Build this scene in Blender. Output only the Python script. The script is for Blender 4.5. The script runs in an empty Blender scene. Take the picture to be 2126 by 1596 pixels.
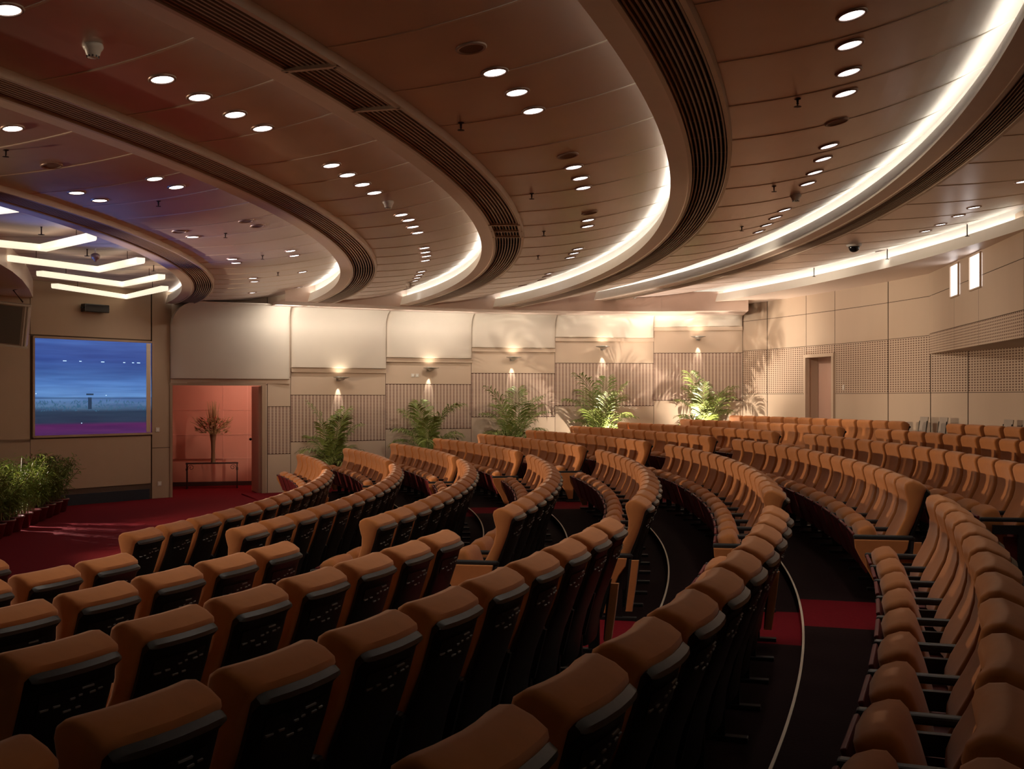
import bpy, bmesh, math, random
from mathutils import Vector, Matrix
random.seed(7)
PI = math.pi
sc = bpy.context.scene
COL = sc.collection
# ---------------------------------------------------------------- geometry constants
F0, U0, V0 = 2365.0, 1063.0, 826.0        # focal length (px), principal column, horizon row
ZC = 1.99                                 # eye height above the stage floor
CX, CY = -24.73, 13.91                    # centre of all the concentric rows and beams
R1, DR = 22.206, 1.01
def seat_R(r): return R1 + (r-1)*DR
def fl(r): return 0.025 + .0785*(r-1)     # floor height of a tier
def pol(R, t, z=0.0): return Vector((CX+R*math.cos(t), CY+R*math.sin(t), z))
def ray(px, py, h):                       # point of a sight line at height h above the eye
    Z = F0*h/(V0-py); return Vector(((px-U0)*Z/F0, Z, h+ZC))

# ---------------------------------------------------------------- materials
def mat(name, col, rough=.6, metal=0.0, emit=None, es=0.0, noise=0.0, nscale=8.0, spec=.5, bump=0.0, sheen=0.0, stretch=None, col2=None):
    m = bpy.data.materials.new(name); m.use_nodes = True
    nt = m.node_tree; b = nt.nodes['Principled BSDF']
    b.inputs['Base Color'].default_value = (*col, 1)
    b.inputs['Roughness'].default_value = rough; b.inputs['Metallic'].default_value = metal
    b.inputs['Specular IOR Level'].default_value = spec
    if sheen: b.inputs['Sheen Weight'].default_value = sheen
    if emit: b.inputs['Emission Color'].default_value = (*emit, 1); b.inputs['Emission Strength'].default_value = es
    if noise or bump:
        tc = nt.nodes.new('ShaderNodeTexCoord'); n = nt.nodes.new('ShaderNodeTexNoise')
        mp = nt.nodes.new('ShaderNodeMapping'); n.inputs['Scale'].default_value = nscale; n.inputs['Detail'].default_value = 3
        if stretch: mp.inputs['Scale'].default_value = stretch
        nt.links.new(tc.outputs['Object'], mp.inputs[0]); nt.links.new(mp.outputs[0], n.inputs['Vector'])
        if noise:
            mx = nt.nodes.new('ShaderNodeMix'); mx.data_type = 'RGBA'
            c2 = col2 or tuple(c*(1-noise) for c in col)
            mx.inputs[6].default_value = (*col, 1); mx.inputs[7].default_value = (*c2, 1)
            nt.links.new(n.outputs['Fac'], mx.inputs[0]); nt.links.new(mx.outputs[2], b.inputs['Base Color'])
        if bump:
            bp = nt.nodes.new('ShaderNodeBump'); bp.inputs['Strength'].default_value = bump; bp.inputs['Distance'].default_value = .004
            nt.links.new(n.outputs['Fac'], bp.inputs['Height']); nt.links.new(bp.outputs[0], b.inputs['Normal'])
    return m

M = {}
M['fabric'] = mat('orange_fabric', (.56,.215,.068), .85, noise=.22, nscale=14, sheen=.25, bump=.25, spec=.2)
M['shell'] = mat('black_plastic', (.012,.014,.015), .42, noise=.3, nscale=30, bump=.12)
M['slot'] = mat('slot_grey', (.30,.31,.32), .35, noise=.2)
M['arm'] = mat('armrest_black', (.018,.021,.024), .5, noise=.3)
M['pan'] = mat('dark_red_pan', (.16,.012,.014), .6, noise=.3)
M['dark'] = mat('dark_metal', (.012,.013,.015), .5, noise=.3)
M['floor'] = mat('dark_carpet', (.020,.008,.009), .95, noise=.4, nscale=60, bump=.4, spec=.1)
M['red'] = mat('red_carpet', (.17,.005,.012), .95, noise=.3, nscale=40, bump=.4, spec=.1)
M['wall'] = mat('beige_veneer', (.61,.465,.35), .55, noise=.08, nscale=3, stretch=(1,1,.15), spec=.3)
M['stagewall'] = mat('beige_laminate', (.44,.31,.215), .5, noise=.08, nscale=3, spec=.35)
M['baffle'] = mat('cream_plaster', (.71,.62,.52), .7, noise=.05, nscale=4)
M['groove'] = mat('dark_joint', (.10,.06,.04), .8, noise=.2)
M['soffit'] = mat('pink_beige_soffit', (.66,.50,.42), .5, noise=.06)
M['ceil'] = mat('brushed_copper_panel', (.80,.655,.595), .32, .48, noise=.12, nscale=3.5, stretch=(1,1,1), spec=.5)
M['seam'] = mat('panel_seam', (.90,.77,.65), .45, 0, noise=.1)  # paler than the panels, standing in for raised edges catching light
M['beam'] = mat('champagne_beam', (.80,.64,.54), .42, .2, noise=.08)
M['lip'] = mat('pale_beam_lip', (.86,.83,.76), .5, 0, noise=.05)  # whitened to stand in for cove light bouncing onto the beam lip
M['slat'] = mat('grille_slat', (.40,.28,.21), .5, .1, noise=.15)
M['void'] = mat('grille_recess', (.012,.009,.008), .9, noise=.2)
M['frame'] = mat('grille_frame', (.62,.47,.37), .4, .3, noise=.1)
M['tube'] = mat('cove_tube', (.9,.9,.9), .5, emit=(.95,1,.97), es=5.0, noise=.02)
M['disc'] = mat('downlight_lens', (.9,.9,.9), .4, emit=(1,.93,.90), es=6.0, noise=.02)
M['ring'] = mat('downlight_ring', (.42,.29,.235), .4, .4, noise=.1)
M['hole'] = mat('speaker_mesh', (.30,.20,.165), .7, noise=.3, nscale=60)
M['vlight'] = mat('chevron_diffuser', (.95,.92,.85), .5, emit=(1,.88,.64), es=1.0, noise=.02)
M['white'] = mat('white_plastic', (.70,.64,.58), .4, noise=.04)
M['black'] = mat('black_gloss', (.01,.01,.012), .12, noise=.1)
M['metal'] = mat('chrome_grey', (.55,.52,.48), .28, .9, noise=.05)
M['nosing'] = mat('pale_nosing', (.62,.53,.42), .45, .1, noise=.15)
M['win'] = mat('lit_window', (.9,.9,.9), .5, emit=(.95,.96,1), es=2.2, noise=.02)
M['pink'] = mat('pink_wall', (.60,.27,.20), .6, noise=.08, nscale=2)
M['pinkseam'] = mat('pink_seam', (.72,.36,.28), .5, noise=.05)
M['base'] = mat('dark_baseboard', (.05,.02,.016), .5, noise=.2)
M['blueskirt'] = mat('dark_blue_skirt', (.012,.020,.034), .5, noise=.2)
M['iron'] = mat('wrought_iron', (.035,.012,.010), .5, .4, noise=.2)
M['glass'] = mat('tinted_glass', (.16,.09,.05), .1, noise=.1)
M['leaf'] = mat('palm_leaf', (.085,.125,.022), .42, noise=.6, nscale=7, col2=(.23,.27,.065), spec=.5)
M['leaf2'] = mat('hedge_leaf', (.09,.16,.022), .5, noise=.6, nscale=9, col2=(.26,.34,.07), spec=.4)
M['stem'] = mat('plant_stem', (.19,.20,.05), .6, noise=.3)
M['pot'] = mat('red_pot', (.11,.010,.012), .3, noise=.2)
M['soil'] = mat('soil', (.03,.02,.012), .9, noise=.4, nscale=40)
M['flowerp'] = mat('pink_petal', (.65,.14,.14), .6, noise=.4, nscale=20, col2=(.72,.42,.30))
M['flowers'] = mat('brown_spike', (.23,.13,.055), .7, noise=.4, nscale=20, col2=(.40,.30,.14))
M['greych'] = mat('grey_chair', (.42,.34,.28), .6, noise=.15)
M['doorleaf'] = mat('door_veneer', (.55,.33,.25), .5, noise=.1, nscale=3, stretch=(1,1,.1))
M['lampglow'] = mat('lamp_glow', (.9,.9,.9), .5, emit=(1,.84,.62), es=12, noise=.02)
M['beige_spk'] = mat('beige_cabinet', (.47,.35,.26), .5, noise=.08)
M['spkcloth'] = mat('grey_speaker_cloth', (.15,.125,.10), .9, noise=.2, nscale=80)
for k in ('leaf','leaf2'):
    b = M[k].node_tree.nodes['Principled BSDF']
    b.inputs['Transmission Weight'].default_value = 0.0

def perf_mat(name, su, sv, fu, fv, base, hole):       # perforated acoustic board: dark slots on a UV grid in metres
    m = bpy.data.materials.new(name); m.use_nodes = True; nt = m.node_tree; b = nt.nodes['Principled BSDF']
    N = nt.nodes; L = nt.links
    tc = N.new('ShaderNodeTexCoord'); sx = N.new('ShaderNodeSeparateXYZ'); L.new(tc.outputs['UV'], sx.inputs[0])
    def cell(sock, s, f):
        d = N.new('ShaderNodeMath'); d.operation = 'DIVIDE'; L.new(sock, d.inputs[0]); d.inputs[1].default_value = s
        fr = N.new('ShaderNodeMath'); fr.operation = 'FRACT'; L.new(d.outputs[0], fr.inputs[0])
        c = N.new('ShaderNodeMath'); c.operation = 'LESS_THAN'; L.new(fr.outputs[0], c.inputs[0]); c.inputs[1].default_value = f
        return c.outputs[0]
    a = cell(sx.outputs[0], su, fu); c = cell(sx.outputs[1], sv, fv)
    mul = N.new('ShaderNodeMath'); mul.operation = 'MULTIPLY'; L.new(a, mul.inputs[0]); L.new(c, mul.inputs[1])
    mx = N.new('ShaderNodeMix'); mx.data_type = 'RGBA'; L.new(mul.outputs[0], mx.inputs[0])
    mx.inputs[6].default_value = (*base, 1); mx.inputs[7].default_value = (*hole, 1)
    L.new(mx.outputs[2], b.inputs['Base Color']); b.inputs['Roughness'].default_value = .6
    bp = N.new('ShaderNodeBump'); bp.invert = True; bp.inputs['Strength'].default_value = .4; bp.inputs['Distance'].default_value = .01
    L.new(mul.outputs[0], bp.inputs['Height']); L.new(bp.outputs[0], b.inputs['Normal'])
    return m
M['perf'] = perf_mat('perforated_board', .078, .032, .60, .55, (.60,.46,.36), (.20,.095,.075))
M['perf2'] = perf_mat('perforated_board_fine', .085, .042, .58, .52, (.60,.46,.345), (.16,.08,.055))

# ---------------------------------------------------------------- helpers
def new_bm(): return bmesh.new()
def obj(name, bm, m, parent=None, smooth=False, uv=False):
    me = bpy.data.meshes.new(name)
    bm.normal_update()
    bm.to_mesh(me); bm.free()
    for x in (m if isinstance(m, (list, tuple)) else [m]): me.materials.append(M[x])
    if smooth:
        for p in me.polygons: p.use_smooth = True
    o = bpy.data.objects.new(name, me); COL.objects.link(o)
    if parent: o.parent = parent
    return o
def empty(name, loc=(0,0,0), rz=0.0):
    o = bpy.data.objects.new(name, None); COL.objects.link(o); o.location = loc; o.rotation_euler = (0,0,rz); o.empty_display_size = .1
    return o
def tag(o, label, cat, group=None):
    o['label'] = label; o['category'] = cat
    if group: o['group'] = group
    return o
def struct(o): o['kind'] = 'structure'; return o
def box(bm, c, s, rot=None, mi=0, bev=0.0):
    r = bmesh.ops.create_cube(bm, size=1.0)
    vs = r['verts']
    bmesh.ops.scale(bm, vec=s, verts=vs)
    fs = list({f for v in vs for f in v.link_faces})
    if bev:
        es = list({e for v in vs for e in v.link_edges})
        rb = bmesh.ops.bevel(bm, geom=es, offset=bev, segments=2, affect='EDGES', profile=.5)
        vs = list({v for f in rb['faces'] for v in f.verts} | {v for v in vs if v.is_valid})
        fs = list({f for v in vs for f in v.link_faces})
    if rot is not None: bmesh.ops.rotate(bm, cent=(0,0,0), matrix=rot, verts=vs)
    bmesh.ops.translate(bm, vec=c, verts=vs)
    for f in fs: f.material_index = mi
    return vs
def quad(bm, pts, mi=0, uvs=None):
    vs = [bm.verts.new(p) for p in pts]
    f = bm.faces.new(vs); f.material_index = mi
    if uvs:
        lay = bm.loops.layers.uv.verify()
        for l, u in zip(f.loops, uvs): l[lay].uv = u
    return f
def lathe(bm, prof, n=24, c=(0,0,0), mi=0, axis=None):     # profile of (radius, z)
    rings = []
    for r, z in prof:
        rings.append([bm.verts.new((c[0]+r*math.cos(2*PI*i/n), c[1]+r*math.sin(2*PI*i/n), c[2]+z)) for i in range(n)])
    fs = []
    for a, b in zip(rings, rings[1:]):
        for i in range(n):
            f = bm.faces.new((a[i], a[(i+1)%n], b[(i+1)%n], b[i])); f.material_index = mi; fs.append(f)
    for rg, rev in ((rings[0], True), (rings[-1], False)):
        if len(rg) > 2:
            f = bm.faces.new(rg[::-1] if rev else rg); f.material_index = mi
    return [v for rg in rings for v in rg]
def tube(bm, pts, rad, n=6, mi=0):
    pts = [Vector(p) for p in pts]; rings = []
    for i, p in enumerate(pts):
        d = (pts[min(i+1, len(pts)-1)]-pts[max(i-1, 0)]).normalized()
        a = d.cross(Vector((0,0,1)))
        if a.length < 1e-3: a = d.cross(Vector((1,0,0)))
        a.normalize(); b = d.cross(a)
        r = rad(i/(len(pts)-1)) if callable(rad) else rad
        rings.append([bm.verts.new(p+a*r*math.cos(2*PI*k/n)+b*r*math.sin(2*PI*k/n)) for k in range(n)])
    for a, b in zip(rings, rings[1:]):
        for k in range(n):
            f = bm.faces.new((a[k], a[(k+1)%n], b[(k+1)%n], b[k])); f.material_index = mi
    bm.faces.new(rings[0][::-1]).material_index = mi; bm.faces.new(rings[-1]).material_index = mi
def extrude_profile(bm, prof, stations, mi=0, bow=None):
    """closed profile of (x, z) swept along y; stations = (y, inset) with inset shrinking the outline"""
    n = len(prof); P = [Vector((x, 0, z)) for x, z in prof]
    area = sum(P[i].x*P[(i+1)%n].z-P[(i+1)%n].x*P[i].z for i in range(n))
    sgn = 1 if area > 0 else -1
    nrm = []
    for i in range(n):
        t = (P[(i+1)%n]-P[i-1]).normalized(); nrm.append(Vector((-t.z, 0, t.x))*sgn)
    rings = []
    for y, ins in stations:
        rg = []
        for i in range(n):
            p = P[i]+nrm[i]*ins; x = p.x+(bow(y) if bow else 0)
            rg.append(bm.verts.new((x, y, p.z)))
        rings.append(rg)
    for a, b in zip(rings, rings[1:]):
        for i in range(n):
            f = bm.faces.new((a[i], b[i], b[(i+1)%n], a[(i+1)%n])); f.material_index = mi
    bm.faces.new(rings[0]).material_index = mi; bm.faces.new(rings[-1][::-1]).material_index = mi
    bmesh.ops.recalc_face_normals(bm, faces=bm.faces[:])
def spot(name, loc, target, energy, col, size=60, blend=.5, rad=.05):
    l = bpy.data.lights.new(name, 'SPOT'); l.energy = energy; l.color = col; l.spot_size = math.radians(size); l.spot_blend = blend; l.shadow_soft_size = rad
    o = bpy.data.objects.new(name, l); COL.objects.link(o); o.location = loc
    o.rotation_euler = (Vector(target)-Vector(loc)).to_track_quat('-Z', 'Y').to_euler()
    return o
def point(name, loc, energy, col, rad=.1):
    l = bpy.data.lights.new(name, 'POINT'); l.energy = energy; l.color = col; l.shadow_soft_size = rad
    o = bpy.data.objects.new(name, l); COL.objects.link(o); o.location = loc; return o
def area(name, loc, target, energy, col, sx, sy):
    l = bpy.data.lights.new(name, 'AREA'); l.energy = energy; l.color = col; l.shape = 'RECTANGLE'; l.size = sx; l.size_y = sy
    o = bpy.data.objects.new(name, l); COL.objects.link(o); o.location = loc
    o.rotation_euler = (Vector(target)-Vector(loc)).to_track_quat('-Z', 'Y').to_euler()
    return o
def copy_tree(o, parent=None):
    c = o.copy(); COL.objects.link(c)
    if parent: c.parent = parent
    for ch in list(o.children): copy_tree(ch, c)
    return c

# ---------------------------------------------------------------- far wall line
FW = [(-6.84,22.85), (-5.07,23.60), (-4.64,23.85), (-2.775,24.95), (-.923,25.70), (.985,26.20), (3.275,26.35), (5.285,26.10)]
FW = [Vector((x, y)) for x, y in FW]
SW = [Vector((-10.9,17.4)), Vector((-7.13,22.53)), Vector((-6.84,22.85))]      # stage side wall and its return
RW = 32.4                                                                    # rear wall radius
WALLPATH = SW[:-1]+FW
def inside(p):                                                               # room side of the far walls
    for a, b in zip(WALLPATH, WALLPATH[1:]):
        if a.x <= p.x <= b.x:
            t = (p.x-a.x)/(b.x-a.x); return p.y < a.y+(b.y-a.y)*t-.02
    return p.x < WALLPATH[0].x and p.y < 17.4 or (p.x > WALLPATH[-1].x and p.y < 26.1)
_te = {}
def th_end(R):
    k = round(R, 3)
    if k not in _te:
        lo, t = 0.0, 0.0
        while t < 1.3:
            if not inside(pol(R, t).xy): break
            lo = t; t += .002
        _te[k] = lo
    return _te[k]
TH0 = -.56
def arcs(R0, R1_, n=150, t0=TH0):         # matching angle lists that stop at the far wall
    out = []
    for i in range(n+1):
        s = i/n; out.append((t0+(th_end(R0)-t0)*s, t0+(th_end(R1_)-t0)*s))
    return out
def ring_face(bm, Ra, za, Rb, zb, mi=0, n=150, t0=TH0):
    A = arcs(Ra, Rb, n, t0); pa = pb = None
    for ta, tb in A:
        a = bm.verts.new(pol(Ra, ta, za)); b = bm.verts.new(pol(Rb, tb, zb))
        if pa: bm.faces.new((pa, pb, b, a)).material_index = mi
        pa, pb = a, b

# ---------------------------------------------------------------- beams and ceiling bands
# beam: inner edge, grille inner, grille outer, height of underside above the eye
BEAMS = [(19.88,20.08,20.38,1.885), (22.38,22.575,22.89,1.89), (24.35,24.53,24.84,1.91), (26.41,26.60,26.885,1.933), (28.60,28.79,29.04,2.12), (31.02,31.02,31.02,2.08)]
LIP, GAP = .17, .16
def band_profile(k):                       # band k lies between beam k and beam k+1 -> list of (R, h)
    a, b = BEAMS[k], BEAMS[k+1]
    Ra, ha, Rb, hb = a[2]+.035, a[3]+.045, b[0]+.15, b[3]+LIP+GAP
    out = []
    for i in range(15):
        t = i/14; out.append((Ra+(Rb-Ra)*t, ha+(hb-ha)*(.25*t+.75*t**2.2)))
    return out
BANDS = [band_profile(k) for k in range(5)]
def band_h(k, R):
    P = BANDS[k]
    for (a, x), (b, y) in zip(P, P[1:]):
        if a <= R <= b: return x+(y-x)*(R-a)/(b-a)
    return P[0][1] if R < P[0][0] else P[-1][1]
def on_band(px, py):                       # where a sight line meets the ceiling panels
    Z = 3.0
    while Z < 40:
        h = (V0-py)*Z/F0; p = Vector(((px-U0)*Z/F0, Z)); R = math.hypot(p.x-CX, p.y-CY)
        for k in range(5):
            if BANDS[k][0][0] <= R <= BANDS[k][-1][0] and h >= band_h(k, R):
                return k, Vector((p.x, p.y, ZC+band_h(k, R))), R
        Z += .01
    return None
SEAMS = [-.193+.0385*i for i in range(-9, 16)]
bm = new_bm()
for k, P in enumerate(BANDS):
    for (Ra, ha), (Rb, hb) in zip(P, P[1:]): ring_face(bm, Ra, ha+ZC, Rb, hb+ZC, 0)
    for j, t in enumerate(SEAMS):
        for half in (0,):
            tt = t+half*.01925; w = .014 if half == 0 else .003; dz = .004 if half == 0 else .003
            prev = None
            for R, h in P:
                if tt > th_end(R)-.002: prev = None; continue
                e = w/R; z = h+ZC
                cur = [bm.verts.new(pol(R, tt-e, z+.01)), bm.verts.new(pol(R, tt-e*.8, z-dz)), bm.verts.new(pol(R, tt+e*.8, z-dz)), bm.verts.new(pol(R, tt+e, z+.01))]
                if prev:
                    for q in range(3): bm.faces.new((prev[q], prev[q+1], cur[q+1], cur[q])).material_index = 1
                prev = cur
# stage ceiling inside the first beam
for Ra, Rb in zip([6,9,12,15,16.2,17.4,18.4,19.2], [9,12,15,16.2,17.4,18.4,19.2,20.0]): ring_face(bm, Ra, 2.12+ZC, Rb, 2.12+ZC, 2, 60, -1.0)
ceil = struct(obj('ceiling', bm, ['ceil','seam','soffit'], smooth=False))
sb = new_bm()
for i in range(-2, 20):                    # dark joints across the stage ceiling
    t = .12+.033*i
    prev = None
    for j in range(30):
        R = 9+j*.37
        if t > th_end(R)-.01: prev = None; continue
        a, b = sb.verts.new(pol(R, t-.012/R, 2.105+ZC)), sb.verts.new(pol(R, t+.012/R, 2.105+ZC))
        if prev: sb.faces.new((prev[0], prev[1], b, a))
        prev = (a, b)
o = struct(obj('trim_20', sb, 'groove'))
for k, (Re, Rl, Rr, H) in enumerate(BEAMS):
    z = H+ZC
    bm = new_bm()
    # pale inner lip, with a trough behind it for the cove light
    ring_face(bm, Re+.045, z+LIP, Re+.012, z+.05, 1); ring_face(bm, Re+.012, z+.05, Re, z, 1); ring_face(bm, Re+.055, z+LIP, Re+.045, z+LIP, 1); ring_face(bm, Re+.055, z+.05, Re+.055, z+LIP, 1)
    ring_face(bm, Re+.055, z+.05, Re+.15, z+.05, 1)
    ring_face(bm, Re+.15, z+.05, Re+.15, z+LIP+GAP, 1)
    if k < 5:
        ring_face(bm, Re, z, Rl-.03, z, 0)
        ring_face(bm, Rl-.03, z, Rl-.03, z-.012, 2); ring_face(bm, Rl-.03, z-.012, Rl, z-.012, 2); ring_face(bm, Rl, z-.012, Rl, z+.07, 2)
        ring_face(bm, Rl, z+.07, Rr, z+.07, 3)
        ring_face(bm, Rr, z+.07, Rr, z-.012, 2); ring_face(bm, Rr, z-.012, Rr+.03, z-.012, 2); ring_face(bm, Rr+.03, z-.012, Rr+.035, z+.06, 2)
    else:
        ring_face(bm, Re, z, RW+.1, z+.06, 0)
    b = struct(obj(f'trim_{k+1}', bm, ['beam','lip','frame','void']))
    if k < 5:
        g = new_bm(); n = 9
        for i in range(n):
            R = Rl+(i+.5)*(Rr-Rl)/n; hw = (Rr-Rl)/n*.19
            ring_face(g, R-hw, z+.035, R-hw, z+.0, 0, 130); ring_face(g, R-hw, z+.0, R+hw, z+.0, 0, 130); ring_face(g, R+hw, z+.0, R+hw, z+.035, 0, 130)
        for q in range(46):
            t = TH0+.02*q
            if t < th_end(Rr)-.02:
                e = .006/Rl; vs = [pol(Rl, t-e, z+.03), pol(Rr, t-e, z+.03), pol(Rr, t+e, z+.03), pol(Rl, t+e, z+.03)]
                g.faces.new([g.verts.new(v) for v in vs])
        obj('air_grille', g, 'slat', b)
    if k > 0 or True:
        tb = new_bm(); ring_face(tb, Re+.085, z+.135, Re+.13, z+.135, 0, 110); ring_face(tb, Re+.13, z+.135, Re+.13, z+.052, 0, 110); ring_face(tb, Re+.085, z+.052, Re+.085, z+.135, 0, 110)
        nm = ['first','second','third','fourth','fifth','sixth'][k]
        tag(obj('cove_light', tb, 'tube'), f'white cove light strip glowing behind the lip of the {nm} curved beam from the stage', 'light', 'cove lights behind the beams')
# light metal access frames on the third beam
def access_frame(pts, label):
    k = 2; Re, Rl, Rr, H = BEAMS[k]; z = H+ZC-.02; b = new_bm()
    th = [math.atan2(ray(x, y, H).y-CY, ray(x, y, H).x-CX) for x, y in pts]
    for t in th:
        e = .018/Rl; quad(b, [pol(Rl-.02,t-e,z), pol(Rr+.02,t-e,z), pol(Rr+.02,t+e,z), pol(Rl-.02,t+e,z)])
        quad(b, [pol(Rl-.02,t-e,z+.03), pol(Rl-.02,t+e,z+.03), pol(Rl-.02,t+e,z), pol(Rl-.02,t-e,z)])
        quad(b, [pol(Rl-.02,t-e,z+.03), pol(Rl-.02,t-e,z), pol(Rr+.02,t-e,z), pol(Rr+.02,t-e,z+.03)])
    t0, t1 = th[0], th[-1]
    for R in (Rl, Rr):
        for i in range(8):
            a, c = t0+(t1-t0)*i/8, t0+(t1-t0)*(i+1)/8
            quad(b, [pol(R-.012,a,z), pol(R+.012,a,z), pol(R+.012,c,z), pol(R-.012,c,z)])
    tag(obj('grille_frame', b, 'frame'), label, 'frame')
access_frame([(600,142),(742,226)], 'pale rectangular access frame in the air grille of the third beam, nearer the camera')
access_frame([(1019,465),(1026,478),(1031,490)], 'small pale double access frame on the third beam where it turns')

# ---------------------------------------------------------------- floor tiers
N_END = [-.282,-.283,-.2716,-.262,-.252,-.243,-.238]
M_ST = [-.2209,-.2275,-.2185,-.2110,-.2095,-.205,-.2012,-.196,-.19,-.185]
M_EN = [.157,.1532,.142,.1267,.1187,.1120,.1095,.1008,.0948,.0898]
F_ST = [.190,.1871,.1690,.168,.1630,.1551,.1480,.144,.1376,.1328]
F_EN = [.3785,.3953,.4003,.4107,.4111,.401,.3973,.3875,.355,.3443]
fb = new_bm()
def tier(Ra, Rb, z, zprev, r):
    n = 240
    for i in range(n):
        ts = []
        for R in (Ra, Rb):
            e = th_end(R)+.004 if R < 20 or True else 0
            ts.append((TH0-.1+(e-TH0+.1)*i/n, TH0-.1+(e-TH0+.1)*(i+1)/n))
        tm = (ts[0][0]+ts[1][1])/2; mi = 0
        if r == 0: mi = 1
        elif r <= 10:
            ne = N_END[r-1] if r <= 7 else N_END[-1]
            if ne-.001 < tm < M_ST[r-1]+.001 or M_EN[r-1] < tm < F_ST[r-1] or tm > F_EN[r-1]: mi = 1
        quad(fb, [pol(Ra,ts[0][0],z), pol(Rb,ts[1][0],z), pol(Rb,ts[1][1],z), pol(Ra,ts[0][1],z)], mi)
        if zprev is not None: quad(fb, [pol(Ra,ts[0][0],zprev), pol(Ra,ts[0][0],z), pol(Ra,ts[0][1],z), pol(Ra,ts[0][1],zprev)], mi)
edges = [6.0]+[R1-.80]+[seat_R(r)+.15 for r in range(1, 10)]+[seat_R(10)+.25, RW+.1]
tier(6.0, edges[1], 0.0, None, 0)
for r in range(1, 11): tier(edges[r], edges[r+1], fl(r), 0.0 if r == 1 else fl(r-1), r)
tier(edges[11], edges[12], fl(10.9), fl(10), 11)
struct(obj('floor', fb, ['floor','red']))
for r in range(1, 10):
    b = new_bm(); R = seat_R(r)+.15; z = fl(r+1)
    ring_face(b, R-.007, z-.004, R-.007, z+.006, 0, 200); ring_face(b, R-.007, z+.006, R+.007, z+.006, 0, 200); ring_face(b, R+.007, z+.006, R+.007, z-.004, 0, 200)
    struct(obj(f'trim_{r+6}', b, 'nosing'))

# ---------------------------------------------------------------- walls
def seg_panels(bm, a, b, rows, t=.015, gap=.006):    # rows: (z0, z1, material slot); panels stand proud of a dark backing
    a = Vector(a); b = Vector(b); d = (b-a); L = d.length; d.normalize(); n = Vector((d.y, -d.x))
    quad(bm, [(a.x,a.y,rows[0][0]), (b.x,b.y,rows[0][0]), (b.x,b.y,rows[-1][1]), (a.x,a.y,rows[-1][1])], 1)
    for z0, z1, mi in rows:
        p, q = a+d*gap+n*t, b-d*gap+n*t; z0 += gap; z1 -= gap; pi, qi = a+d*gap, b-d*gap
        quad(bm, [(p.x,p.y,z0), (q.x,q.y,z0), (q.x,q.y,z1), (p.x,p.y,z1)], mi, [(0,0), (L,0), (L,z1-z0), (0,z1-z0)])
        quad(bm, [(pi.x,pi.y,z1), (p.x,p.y,z1), (q.x,q.y,z1), (qi.x,qi.y,z1)][::-1], mi)
        quad(bm, [(pi.x,pi.y,z0), (p.x,p.y,z0), (p.x,p.y,z1), (pi.x,pi.y,z1)], mi)
        quad(bm, [(qi.x,qi.y,z0), (q.x,q.y,z0), (q.x,q.y,z1), (qi.x,qi.y,z1)][::-1], mi)
TOPZ = 1.88+ZC
PT = [-.18,.062,.304,.56,.80,1.037]; PB = [-1.165,-.922,-.685,-.43,-.18,.055-.11]
BZ = [.383,.632,.88,1.136,1.39,1.637]
CEILZ = 2.35+ZC
wb = new_bm()
secs = list(zip(FW[1:], FW[2:]))           # six sections right of the doorway
for i, (a, b) in enumerate(secs):
    seg_panels(wb, a, b, [(-.1, PB[i]+ZC, 0), (PB[i]+ZC, PT[i]+ZC, 2), (PT[i]+ZC, BZ[i]+ZC+.05, 0), (BZ[i]+ZC+.05, CEILZ, 0)])
# above and beside the doorway
a, b = FW[0], FW[1]; d = (b-a).normalized(); nn = Vector((d.y, -d.x))
DL, DRr = a+d*.03, a+d*1.80; DTOP = .255+ZC
seg_panels(wb, a, b, [(DTOP+.02, BZ[0]+ZC, 0), (BZ[0]+ZC, CEILZ, 0)])
seg_panels(wb, DRr+d*.05, b, [(-.02, DTOP+.02, 0)])
struct(obj('wall_far', wb, ['wall','groove','perf']))
# door casing
db = new_bm()
ang = math.atan2(d.y, d.x); RZ = Matrix.Rotation(ang, 3, 'Z')
def along(s, off, z): p = a+d*s+nn*off; return (p.x, p.y, z)
box(db, along(.0, -.03, DTOP/2), (.05,.16,DTOP), RZ); box(db, along(1.845, -.03, DTOP/2), (.075,.16,DTOP), RZ); box(db, along(.92, -.03, DTOP+.03), (1.93,.16,.06), RZ)
dr = struct(obj('door_1', db, 'stagewall'))
hb = new_bm()
hx, hy = along(1.79, -.12, 0)[:2]; e = Vector((-5.56,24.42)); hh = Vector((hx,hy)); dv = (e-hh); la = math.atan2(dv.y, dv.x)
box(hb, ((hx+e.x)/2,(hy+e.y)/2,DTOP/2), (dv.length,.045,DTOP-.02), Matrix.Rotation(la,3,'Z'))
leaf = obj('door_leaf', hb, 'doorleaf', dr)
kb = new_bm(); kp = e-dv.normalized()*.06
bmesh.ops.create_uvsphere(kb, u_segments=12, v_segments=8, radius=.03, matrix=Matrix.Translation((kp.x-.05,kp.y-.03,1.11)))
tube(kb, [(kp.x,kp.y,1.11),(kp.x-.05,kp.y-.03,1.11)], .012)
obj('door_knob', kb, 'iron', leaf, smooth=True)

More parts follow.
